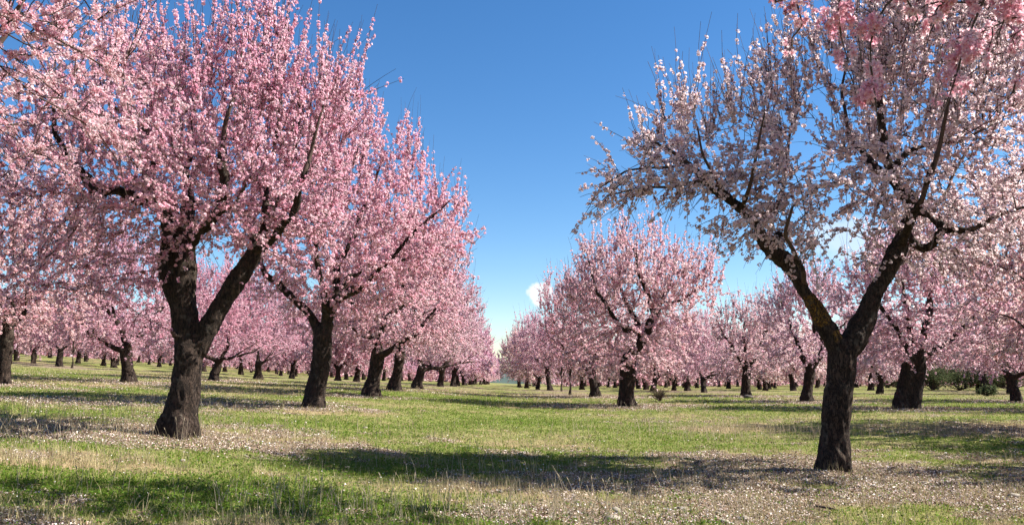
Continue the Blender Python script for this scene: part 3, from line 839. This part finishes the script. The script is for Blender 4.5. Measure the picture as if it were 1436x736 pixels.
# fill the remaining rows of the orchard grid
occ = list(TREES)
rows_x = [-91, -82, -73, -64, -55, -46.5, -38, -30.5, -22.5, -14, -4.9, 4, 12, 20, 28, 36, 44.5, 53, 62, 71, 80, 89]
nfill = 0
for xr in rows_x:
    for k in range(0, 22):
        y = 4 + k * 8.2 + rs.uniform(-.8, .8); x = xr + rs.uniform(-.7, .7)
        if abs(x) > .643 * y + 4.5: continue
        if y < 40 and abs(x) < .69 * y + .3: continue
        if abs(xr) < 5 and y < 100: continue
        if y > 120 and abs(x) > 70: continue
        if min((x - a) ** 2 + (y - b) ** 2 for a, b in occ) < 4.9 ** 2: continue
        side = 'left' if x < 0 else 'right'
        if y < 32: lab = 'blossom tree standing just beyond the %s edge of the picture' % side; ms = MID[rs.integers(5)]
        else: lab = 'small distant blossom tree in the crowded back rows %s of the avenue' % side; ms = FAR[rs.integers(5)]
        s = rs.uniform(.85, 1.05)
        b = base_at(x, y); occ.append((x, y)); nfill += 1
        put_tree('almond_tree', ms, b, rs.uniform(0, 6.28), (s, s, s * rs.uniform(.95, 1.05)), lab, TL(rs) if x < 0 else TR(rs), 'back row blossom trees %s' % side if y >= 32 else 'blossom trees beyond the %s edge' % side)
# row mates outside the frame on the right that shade the meadow
for (x, y) in ((12.2, 17.2), (12, 9.3), (12.3, 1.5), (20, 24)):
    put_tree('almond_tree', MID[rs.integers(5)], base_at(x, y), rs.uniform(0, 6.28), 1.0, 'blossom tree standing just beyond the right edge of the picture', TR(rs), 'blossom trees beyond the right edge')
print('fill trees', nfill)

# ------------------------------------------------------------------ ground masks
TR_ = np.array(TREES)
DRY_SPOTS = [(hit(1370, 600), 2.6, 1.0), (hit(800, 562), 3.0, 1.6), (hit(790, 553), 3.5, 3.0), (hit(60, 600), 1.8, .8), (hit(1040, 600), 1.8, 1.0), (hit(350, 570), 2.2, .7), (hit(30, 640), 1.2, .6)]
LIT_SPOTS = [(hit(720, 725), 2.2, .55), (hit(1000, 690), 2.4, 1.1), (hit(800, 665), 1.2, .6), (hit(1330, 690), 2.2, 1.3), (hit(60, 560), 3.5, 1.2), (hit(500, 575), 1.8, .9), (hit(60, 612), 2.2, .5), (hit(1040, 640), 1.3, .6)]
GRN_SPOTS = [(hit(640, 590), 3.4, 3.2), (hit(600, 556), 3.0, 5), (hit(330, 700), 2.4, .9), (hit(480, 655), 1.2, .6), (hit(1050, 580), 3.5, .8), (hit(1300, 615), 2.0, .45)]


def blob(x, y, spots):
    r = np.zeros_like(x)
    for (c, sx, sy) in spots:
        r = np.maximum(r, np.exp(-((x - c[0]) / sx) ** 2 - ((y - c[1]) / sy) ** 2))
    return r


def masks(x, y):
    lit = np.zeros_like(x)
    near = TR_[(TR_[:, 1] < 60)]
    for (tx, ty) in near:
        lit = np.maximum(lit, np.exp(-((x - tx) / 2.9) ** 2 - ((y - ty + .1) / (1.5 + .03 * ty)) ** 2))
    lit = np.maximum(lit, .95 * blob(x, y, LIT_SPOTS))
    n = fbm2(x * .9, y * 1.5, 21); n2 = fbm2(x * .35, y * .6, 33); n3 = fbm2(x * 3.2, y * 4, 44)
    g = blob(x, y, GRN_SPOTS)
    litm = np.clip((lit * 1.15 + (n - .5) * 2.0 + (n3 - .5) * 1.7 - g * .7 - .22) * 2.1, 0, 1)
    dry = blob(x, y, DRY_SPOTS)
    drym = np.clip((dry * 1.0 + (n2 - .5) * 2.2 + (n3 - .5) * 2.0 - .10 - g * .4) * 1.9, 0, 1)
    lush = np.clip(.5 + (n2 - .5) * -2.0 + g * .5 + (n - .5), 0, 1)
    return litm, drym, lush


# ------------------------------------------------------------------ terrain sheet
NA = 900
ang = np.linspace(0, 2 * np.pi, NA, endpoint=False)
rad = np.concatenate([np.geomspace(.5, 60, 330), np.geomspace(61, 6000, 90)])
# finer towards the view: warp angles so most fall within +-45 deg of +Y
th = ang - .72 * np.sin(ang)
X = (rad[:, None] * np.sin(th)[None]).ravel(); Y = (rad[:, None] * np.cos(th)[None]).ravel()
lit, dry, lush = masks(X, Y)
fade = np.clip(1 - (np.hypot(X, Y) - 90) / 200, 0, 1)
Z = terr(X, Y) + bumps(X, Y) * fade
V = np.concatenate([np.stack([X, Y, Z], 1), [[0, 0, float(ground(0., 0.)[0])]]])
idx = np.arange(len(X)).reshape(len(rad), NA)
i0, i1 = idx[:-1], idx[1:]
Fq = np.stack([i0, i1, np.roll(i1, -1, 1), np.roll(i0, -1, 1)], -1).reshape(-1, 4)
Fq = Fq[:, ::-1]
cv = np.stack([lit, dry, lush], 1); cv = np.concatenate([cv, [[0, 0, .5]]])
m, nt, N, L, o = new_mat('meadow_soil')
at = N.new('ShaderNodeAttribute'); at.attribute_name = 'Col'
sep = N.new('ShaderNodeSeparateColor'); L.new(at.outputs['Color'], sep.inputs[0])
geo = N.new('ShaderNodeNewGeometry')
nf = N.new('ShaderNodeTexNoise'); nf.inputs['Scale'].default_value = 9; nf.inputs['Detail'].default_value = 8; nf.inputs['Roughness'].default_value = .7
L.new(geo.outputs['Position'], nf.inputs['Vector'])
nl2 = N.new('ShaderNodeTexNoise'); nl2.inputs['Scale'].default_value = .5; nl2.inputs['Detail'].default_value = 5
L.new(geo.outputs['Position'], nl2.inputs['Vector'])
vs = N.new('ShaderNodeTexVoronoi'); vs.inputs['Scale'].default_value = 34; L.new(geo.outputs['Position'], vs.inputs['Vector'])


def ramp(inp, stops):
    r = N.new('ShaderNodeValToRGB'); e = r.color_ramp.elements
    e[0].position, e[0].color = stops[0][0], (*stops[0][1], 1); e[1].position, e[1].color = stops[-1][0], (*stops[-1][1], 1)
    for s in stops[1:-1]:
        q = e.new(s[0]); q.color = (*s[1], 1)
    L.new(inp, r.inputs['Fac']); return r.outputs[0]


def mixc(f, a, b):
    x = N.new('ShaderNodeMixRGB'); L.new(f, x.inputs['Fac']); L.new(a, x.inputs['Color1']); L.new(b, x.inputs['Color2']); return x.outputs[0]


gr = ramp(nf.outputs['Fac'], [(.3, (.065, .085, .02)), (.5, (.14, .165, .038)), (.7, (.23, .23, .08))])
gr2 = ramp(nf.outputs['Fac'], [(.3, (.09, .09, .035)), (.5, (.19, .18, .07)), (.7, (.31, .27, .13))])
gg = mixc(sep.outputs[2], gr2, gr)
dr = ramp(nf.outputs['Fac'], [(.28, (.13, .095, .055)), (.5, (.27, .20, .11)), (.72, (.42, .33, .19))])
lt0 = ramp(nf.outputs['Fac'], [(.3, (.075, .052, .034)), (.5, (.17, .125, .085)), (.72, (.34, .27, .20))])
lt1 = ramp(vs.outputs['Distance'], [(.0, (.55, .45, .42)), (.25, (.5, .4, .36)), (.42, (.18, .14, .10)), (.7, (.12, .09, .06))])
mm = N.new('ShaderNodeMath'); mm.operation = 'MULTIPLY'; mm.inputs[1].default_value = .55; L.new(nf.outputs['Fac'], mm.inputs[0])
lt = mixc(mm.outputs[0], lt0, lt1)
c = mixc(sep.outputs[1], gg, dr); c = mixc(sep.outputs[0], c, lt)
b = N.new('ShaderNodeBsdfPrincipled'); b.inputs['Roughness'].default_value = 1; b.inputs['Specular IOR Level'].default_value = .05
L.new(c, b.inputs['Base Color'])
bp = N.new('ShaderNodeBump'); bp.inputs['Strength'].default_value = .8; bp.inputs['Distance'].default_value = .04
L.new(nf.outputs['Fac'], bp.inputs['Height']); L.new(bp.outputs[0], b.inputs['Normal'])
L.new(b.outputs[0], o.inputs['Surface'])
gme = mesh('ground', V, Fq, m, cv, True)
go = link('ground', gme)
# centre cap of the sheet
cap = bpy.data.meshes.new('cap'); del cap
go['kind'] = 'structure'


# ------------------------------------------------------------------ ground cover
def scatter(n, dmin, dmax, rng, pw=1.0, marg=1.12):
    """points over the visible wedge of meadow plus a margin, area density falling with distance"""
    u = rng.random(n)
    if pw == 1.0: y = np.exp(np.log(dmin) + u * (np.log(dmax) - np.log(dmin)))
    else: y = np.sqrt(dmin ** 2 + u * (dmax ** 2 - dmin ** 2))
    x = rng.uniform(-1, 1, n) * (.643 * marg * y + .5)
    return x, y


rng = np.random.default_rng(77)


def blades(n, dmin, dmax, hgt, wid, keep, colf, rng, lean=.5, pw=1.0):
    x, y = scatter(n, dmin, dmax, rng, pw)
    lit, dry, lush = masks(x, y)
    k = rng.random(n) < keep(lit, dry, lush)
    x, y, lit, dry, lush = x[k], y[k], lit[k], dry[k], lush[k]; n = len(x)
    z = ground(x, y) - .005
    sc = 1 + np.maximum(0, y - 9) * .035
    tuft = .35 + 1.5 * np.clip(fbm2(x * 4.5, y * 4.5, 55) * 1.7 - .35, 0, 1)
    h = rng.uniform(*hgt, n) * tuft * (1 + np.maximum(0, y - 9) * .008); w = rng.uniform(*wid, n) * sc
    a = rng.random(n) * 6.283; dx, dy = np.cos(a) * w, np.sin(a) * w
    la = rng.random(n) * 6.283; ll = rng.random(n) * lean * h
    p = np.stack([x, y, z], 1)
    v0 = p + np.stack([-dx, -dy, 0 * x], 1); v1 = p + np.stack([dx, dy, 0 * x], 1)
    mid = p + np.stack([np.cos(la) * ll * .4, np.sin(la) * ll * .4, h * .6], 1)
    v2 = mid + np.stack([dx, dy, 0 * x], 1) * .8; v3 = mid - np.stack([dx, dy, 0 * x], 1) * .8
    v4 = p + np.stack([np.cos(la) * ll, np.sin(la) * ll, h], 1)
    V = np.stack([v0, v1, v2, v3, v4], 1).reshape(-1, 3); i = np.arange(n)[:, None] * 5
    Fc = np.concatenate([i + [0, 1, 2], i + [0, 2, 3], i + [3, 2, 4]])
    c = colf(lit, dry, lush, rng, n)
    C = np.repeat(c[:, None], 5, 1)
    return V, Fc, C.reshape(-1, 3)


def grass_col(lit, dry, lush, rng, n):
    a = np.array([.095, .165, .018]); b = np.array([.205, .255, .042]); y_ = np.array([.38, .32, .16])
    t = np.clip((1 - lush) * .9 + rng.normal(.22, .28, n), 0, 1)[:, None]; d = np.clip(dry * .8 + rng.normal(0, .15, n) + (rng.random(n) < .16) * .8, 0, 1)[:, None]
    return ((a * (1 - t) + b * t) * (1 - d) + y_ * d) * rng.uniform(.75, 1.2, (n, 1))


parts = []
parts.append(blades(430000, 5.5, 45, (.012, .042), (.0024, .005), lambda l, d, g: (1 - .72 * l) * (1 - .5 * d) * (.55 + .45 * g), grass_col, rng))
V = np.concatenate([p[0] for p in parts]); Fc = parts[0][1]; C = parts[0][2]
o = link('grass', mesh('grass', V, Fc, M_GRASS, C)); o['kind'] = 'stuff'; o['label'] = 'short green meadow grass between the tree rows'; o['category'] = 'grass'

# low broad leaved herbs (clover-like rosettes)
x, y = scatter(260000, 5.5, 34, rng); lit, dry, lush = masks(x, y)
k = rng.random(len(x)) < (1 - .8 * lit) * (1 - .7 * dry) * (.2 + .8 * lush); x, y, lit, dry, lush = x[k], y[k], lit[k], dry[k], lush[k]; n = len(x)
pz = ground(x, y) + rng.uniform(.005, .045, n)
nr = unit(rng.normal(0, .55, (n, 3)) + [0, 0, 1]); t, b = perp(nr, rng); s = (rng.uniform(.006, .013, n) * (1 + np.maximum(0, y - 9) * .04))[:, None]
p = np.stack([x, y, pz], 1)
V = np.stack([p - t * s, p - b * s * .8, p + t * s * 1.1, p + b * s * .8], 1).reshape(-1, 3); i = np.arange(n)[:, None] * 4
c = (np.array([.07, .14, .022]) * rng.uniform(.7, 1.5, (n, 1)) + np.array([.05, .04, .0]) * rng.random((n, 1)))
o = link('clover', mesh('clover', V, np.concatenate([i + [0, 1, 2], i + [0, 2, 3]]), M_GRASS, np.repeat(c[:, None], 4, 1).reshape(-1, 3)))
o['kind'] = 'stuff'; o['label'] = 'low broad leaved green herbs covering the meadow'; o['category'] = 'ground cover'

# tall dry grass in patches
def straw_col(lit, dry, lush, rng, n):
    return np.array([.40, .32, .19]) * rng.uniform(.6, 1.25, (n, 1)) * np.array([1, 1, 1]) + np.array([.0, .03, .0]) * rng.random((n, 1))
V, Fc, C = blades(240000, 5.6, 50, (.04, .12), (.0012, .0026), lambda l, d, g: .05 + .9 * d * (1 - .5 * l), straw_col, rng, lean=.9)
o = link('dry_grass', mesh('dry_grass', V, Fc, M_STRAW, C)); o['kind'] = 'stuff'; o['label'] = 'pale dry grass in patches over the meadow'; o['category'] = 'dry grass'

# single dry stalks
SP = [(700, 730, 1.6, .35, 110), (560, 720, 1.2, .4, 45), (800, 725, 1.4, .4, 60), (720, 668, .9, .5, 40), (750, 570, 2.0, .6, 80), (1040, 610, 1.6, .8, 160), (960, 600, 1.2, .5, 60), (90, 606, 1.6, .5, 110), (340, 600, 1.4, .6, 50), (40, 640, 1., .5, 40), (1330, 600, 2.2, .6, 60), (640, 610, 1.5, 1.2, 26), (700, 555, 2.5, 2.0, 50), (30, 585, 2, .6, 40)]
XY = []
for (px, py, sx, sy, c_) in SP:
    h0 = hit(px, min(py, 733)); c_ = int(c_ * 1.9); XY.append(np.stack([rng.normal(h0[0], sx, c_), rng.normal(h0[1], sy, c_)], 1))
XY = np.concatenate(XY); n = len(XY); z = ground(XY[:, 0], XY[:, 1])
K = 5; tt = np.linspace(0, 1, K); h = rng.uniform(.12, .36, n) * np.where(XY[:, 1] < 7.5, .8, 1); ld = rng.normal(0, .22, (n, 2))
paths = np.zeros((n, K, 3)); paths[:, :, :2] = XY[:, None] + h[:, None, None] * ld[:, None] * (tt ** 1.6)[None, :, None]; paths[:, :, 2] = z[:, None] + h[:, None] * tt
rr = np.tile(.0024 * (1 - .6 * tt), (n, 1)) * (1 + XY[:, 1:2] * .03)
V, Fc = tubes(paths, rr, 3)
Vh, Fh = tubes(np.stack([paths[:, -1] + (paths[:, -1] - paths[:, -2]) * f for f in (-.25, .1, .5)], 1), np.tile([.0012, .0045, .0008], (n, 1)) * rng.uniform(.6, 1.2, (n, 1)), 4)
kk = rng.random(n) < .5; kf = np.repeat(kk, 8); Fh = Fh[kf]
V, Fc = join([(V, Fc), (Vh, Fh)])
o = link('dry_stalks', mesh('dry_stalks', V, Fc, M_STRAW, np.array([.48, .40, .28]) * rng.uniform(.7, 1.1, (len(V), 1)))); o['kind'] = 'stuff'; o['label'] = 'thin straw coloured stalks standing above the grass'; o['category'] = 'dry stalks'

# short broken straws lying flat
x, y = scatter(26000, 5.8, 30, rng); lit, dry, lush = masks(x, y); k = rng.random(len(x)) < .12 + .5 * dry + .35 * lit; x, y = x[k], y[k]; n = len(x)
a = rng.random(n) * 6.283; hl = rng.uniform(.02, .07, n); p0 = np.stack([x, y, ground(x, y) + .006], 1); dd = np.stack([np.cos(a), np.sin(a), rng.uniform(-.1, .45, n)], 1)
V, Fc = tubes(p0[:, None] + dd[:, None] * hl[:, None, None] * np.array([0, .5, 1.])[None, :, None] + rng.normal(0, .003, (n, 3, 3)), np.tile([.0018, .0018, .0012], (n, 1)) * (1 + y[:, None] * .03), 3)
cs = np.repeat(np.array([[.50, .42, .28], [.36, .28, .18], [.22, .16, .11]])[rng.integers(0, 3, n)], 9, 0)
o = link('broken_straw', mesh('broken_straw', V, Fc, M_STRAW, cs)); o['kind'] = 'stuff'; o['label'] = 'short broken straws lying flat on the meadow'; o['category'] = 'straw'

# fallen petals and leaf litter
def flats(n, dmin, dmax, keep, s0, s1, cols, tilt, rng, lift=(.0, .02), grow_=.05):
    x, y = scatter(n, dmin, dmax, rng); lit, dry, lush = masks(x, y)
    k = rng.random(n) < keep(lit, dry, lush); x, y = x[k], y[k]; n = len(x)
    p = np.stack([x, y, ground(x, y) + rng.uniform(*lift, n)], 1)
    nr = unit(rng.normal(0, tilt, (n, 3)) + [0, 0, 1]); t, b = perp(nr, rng); s = (rng.uniform(s0, s1, n) * (1 + np.maximum(0, y - 8) * grow_))[:, None]
    j = lambda: rng.uniform(.6, 1.1, (n, 1))
    V = np.stack([p - t * s * j(), p - b * s * j() + nr * s * .3, p + t * s * j(), p + b * s * j() + nr * s * .2], 1).reshape(-1, 3); i = np.arange(n)[:, None] * 4
    cols = np.array(cols); c = cols[rng.integers(0, len(cols), n)] * rng.uniform(.75, 1.1, (n, 1))
    return V, np.concatenate([i + [0, 1, 2], i + [0, 2, 3]]), np.repeat(c[:, None], 4, 1).reshape(-1, 3)


V, Fc, C = flats(390000, 5.6, 40, lambda l, d, g: .012 + .85 * l ** 1.3, (.0045), .0115, [(.78, .66, .60), (.70, .55, .50), (.58, .46, .36), (.80, .74, .68)], .5, rng)
o = link('fallen_petals', mesh('fallen_petals', V, Fc, M_LITTER, C)); o['kind'] = 'stuff'; o['label'] = 'pale fallen petals lying under the trees'; o['category'] = 'petals'
V, Fc, C = flats(290000, 5.6, 40, lambda l, d, g: .05 + .9 * l, .006, .015, [(.20, .13, .08), (.12, .085, .06), (.30, .22, .14), (.26, .16, .11)], .7, rng)
o = link('leaf_litter', mesh('leaf_litter', V, Fc, M_LITTER, C)); o['kind'] = 'stuff'; o['label'] = 'brown dead leaves and chips on bare soil under the trees'; o['category'] = 'leaf litter'


# pale stones
def rocks(n, dmin, dmax, s0, s1, keep, rng):
    x, y = scatter(n, dmin, dmax, rng); lit, dry, lush = masks(x, y); k = rng.random(n) < keep(lit, dry, lush); x, y = x[k], y[k]; n = len(x)
    ico = []; g = (1 + 5 ** .5) / 2
    for a in (-1, 1):
        for b in (-g, g): ico += [(0, a, b), (a, b, 0), (b, 0, a)]
    ico = unit(np.array(ico, float))
    Fi = []
    for a in range(12):
        for b in range(a + 1, 12):
            for c in range(b + 1, 12):
                if all(np.linalg.norm(ico[u] - ico[v]) < 1.1 for u, v in ((a, b), (b, c), (a, c))):
                    f = (a, b, c); nn = np.cross(ico[b] - ico[a], ico[c] - ico[a]); Fi.append(f if nn @ ico[a] > 0 else (a, c, b))
    Fi = np.array(Fi)
    s = rng.uniform(s0, s1, n) * (1 + rng.exponential(.4, n)); sc = np.stack([rng.uniform(.8, 1.3, n), rng.uniform(.7, 1.1, n), rng.uniform(.35, .65, n)], 1) * s[:, None]
    V = ico[None] * sc[:, None] * rng.uniform(.75, 1.2, (n, 12, 1)) + np.stack([x, y, ground(x, y) + s * .15], 1)[:, None]
    return V.reshape(-1, 3), (Fi[None] + np.arange(n)[:, None, None] * 12).reshape(-1, 3)


V, Fc = rocks(1700, 5.8, 28, .010, .026, lambda l, d, g: .08 + .8 * l, rng)
o = link('stones', mesh('stones', V, Fc, M_STONE)); o['kind'] = 'stuff'; o['label'] = 'small pale stones scattered in the litter'; o['category'] = 'stones'

# daisies and whole fallen blossoms
x, y = scatter(9000, 5.8, 26, rng); lit, dry, lush = masks(x, y)
cl = fbm2(x * .8, y * 1.4, 91); k = rng.random(len(x)) < np.clip((cl - .5) * 5, .01, 1) * (.35 + .65 * lit)
x, y = x[k], y[k]; n = len(x); pz = ground(x, y) + rng.uniform(.015, .05, n)
V, Fc, C = flowers(np.stack([x, y, pz], 1), rng.normal(0, .4, (n, 3)) + [0, -.2, 1], .010, 1, rng, .0)
C = C * 0 + np.array([.80, .76, .70]); o = link('daisies', mesh('daisies', V, Fc, M_LITTER, C)); o['kind'] = 'stuff'; o['label'] = 'tiny white flowers dotted through the grass'; o['category'] = 'wildflowers'


# ------------------------------------------------------------------ single things on the ground
def stick(pts, r, label):
    pl = resample([(p[0], p[1], float(ground(p[0], p[1])[0]) + p[2], q) for p, q in zip(pts, r)], .05)
    V, Fc, c0, c1 = solid_tube(pl, 7)
    V = V + (np.stack([noise3(V * 25, k) for k in range(3)], 1) - .5) * .012
    o = link('fallen_branch', mesh('fallen_branch', V, np.concatenate([Fc, c0[:, [0, 1, 2, 2]][:, :4], c1[:, [0, 1, 2, 2]]])[: len(Fc)], M_TWIG, None, True))
    o['label'] = label; o['category'] = 'branch'; return o


a_, b_ = hit(1143, 714), hit(1182, 720)
stick([(a_[0], a_[1], .02), ((a_[0] + b_[0]) / 2, (a_[1] + b_[1]) / 2 + .04, .035), (b_[0], b_[1], .015)], [.012, .014, .006], 'short dark fallen branch lying before the lichen covered trunk')

sx, sy = hit(1046, 558)
rr_ = np.random.default_rng(3)
V, Fc = rocks(1, 10, 11, .2, .21, lambda l, d, g: 1 + 0 * l, rr_)
V = V - V.mean(0); V = V / np.abs(V).max() * .24; V[:, 2] *= 1.1
V = V + [sx, sy - .35, float(ground(sx, sy)[0]) + .08]
o = link('boulder', mesh('boulder', V, Fc, plain('dark_rock', (.10, .085, .075)))); o['label'] = 'dark boulder at the foot of the small wide forked tree'; o['category'] = 'rock'


def bush(cx, cy, w, h, nleaf, seed, label, col=(.085, .10, .05), ls=.06):
    r = np.random.default_rng(seed); z0 = float(ground(cx, cy)[0])
    e = bpy.data.objects.new('green_bush', None); COL.objects.link(e); e.location = (cx, cy, z0); e['label'] = label; e['category'] = 'bush'; e['group'] = 'green bushes behind the right rows'
    ns = 26; a = r.random(ns) * 6.28; R_ = r.random(ns) ** .5
    tip = np.stack([np.cos(a) * R_ * w, np.sin(a) * R_ * w * .7, h * (1 - .45 * R_ ** 2) * r.uniform(.6, 1.05, ns)], 1)
    tt = np.linspace(0, 1, 5); paths = tip[:, None] * np.stack([tt ** 1.0, tt ** 1.0, tt ** .8], 1)[None] * 1.0 + r.normal(0, .03, (ns, 5, 3)) * (tt > 0)[None, :, None]
    V, Fc = tubes(paths, np.tile(.02 * (1 - .7 * tt), (ns, 1)), 4); link('stem', mesh('stem', V, Fc, M_TWIG), e)
    cc = tip * r.uniform(.7, 1.0, (ns, 1)); k = r.integers(0, ns, nleaf)
    p = cc[k] + r.normal(0, .17, (nleaf, 3)) * [w * .7, w * .6, h * .7]; p[:, 2] = np.abs(p[:, 2])
    nr = unit(r.normal(size=(nleaf, 3)) + unit(p) * .8); t, b = perp(nr, r); s = r.uniform(.6, 1.2, (nleaf, 1)) * ls
    V = np.stack([p - t * s, p - b * s * .5, p + t * s, p + b * s * .5], 1).reshape(-1, 3); i = np.arange(nleaf)[:, None] * 4
    c = np.array(col) * r.uniform(.6, 1.6, (nleaf, 1)) * (np.array([1.0, 1.0, 1.0]) + r.normal(0, .08, (nleaf, 3)))
    link('leaves', mesh('leaves', V, np.concatenate([i + [0, 1, 2], i + [0, 2, 3]]), M_LEAF, np.repeat(c[:, None], 4, 1).reshape(-1, 3)), e)


for j, (px, d, w, h, lab) in enumerate(((1300, 60, 3.0, 2.0, 'dark green rounded bush right of the massive double trunk'), (1338, 62, 4.2, 1.7, 'wide low green bush between the double trunk and the slim trunk'),
                                        (1258, 64, 2.4, 1.4, 'small green bush peeping left of the double trunk'), (1408, 61, 3.2, 1.5, 'low green bush near the right edge of the orchard'),
                                        (1375, 39, .5, .55, 'tiny grey green shrub standing in the meadow before the bushes'))):
    bush((px - CX) / FPX * d, d, w, h, 9000 if w > 1 else 1500, 600 + j, lab)
bush(hit(925, 562)[0], hit(925, 562)[1], .5, .55, 1500, 650, 'scrubby brownish shrub beside the rounded pale tree trunk', (.13, .10, .06), .02)

# ------------------------------------------------------------------ the orchard's far mass of blossom
r = np.random.default_rng(900)
nt_ = 1100; tx = np.concatenate([r.uniform(-150, -7, nt_ // 2), r.uniform(8, 150, nt_ // 2)]); ty = r.uniform(128, 215, nt_)
k = r.integers(0, nt_, 220000); dv = unit(r.normal(size=(len(k), 3))) * (r.random((len(k), 1)) ** .4)
p = np.stack([tx[k] + dv[:, 0] * 3.2, ty[k] + dv[:, 1] * 3.2, 2.2 + dv[:, 2] * 2.2], 1); p[:, 2] += ground(p[:, 0], p[:, 1])
V, Fc, C = flowers(p, dv + r.normal(0, .4, dv.shape), .26, 2, r, .42)
o = link('distant_orchard', mesh('distant_orchard', V, Fc, M_PETAL, C)); o['kind'] = 'stuff'; o['label'] = 'far off mass of blossom where single trees merge'; o['category'] = 'orchard'
o.color = (1, .95, .97, 1)

# ------------------------------------------------------------------ far hills and wood at the end of the avenue
xs = np.linspace(-900, 900, 240); hh = 8 + 7 * fbm2(xs * .006, xs * 0 + 3, 5) + 2.2 * noise2(xs * .09, xs * 0 + 1, 6)
prof = [(0, 0), (12, .75), (30, 1.0), (140, 1.1), (400, .0)]
V = []; yb = 640
for (dy, f) in prof:
    V.append(np.stack([xs, np.full_like(xs, yb + dy), terr(xs, np.full_like(xs, yb)) - 2 + hh * f + (noise2(xs * .15, xs * 0 + dy, 8) - .5) * 2 * (f > .5)], 1))
V = np.concatenate(V); idx = np.arange(len(V)).reshape(len(prof), -1)
Fc = np.stack([idx[:-1, :-1], idx[:-1, 1:], idx[1:, 1:], idx[1:, :-1]], -1).reshape(-1, 4)
o = link('hills', mesh('hills', V, Fc, plain('far_wood_green', (.06, .085, .075), 1, .3, .05), None, True)); o['kind'] = 'structure'
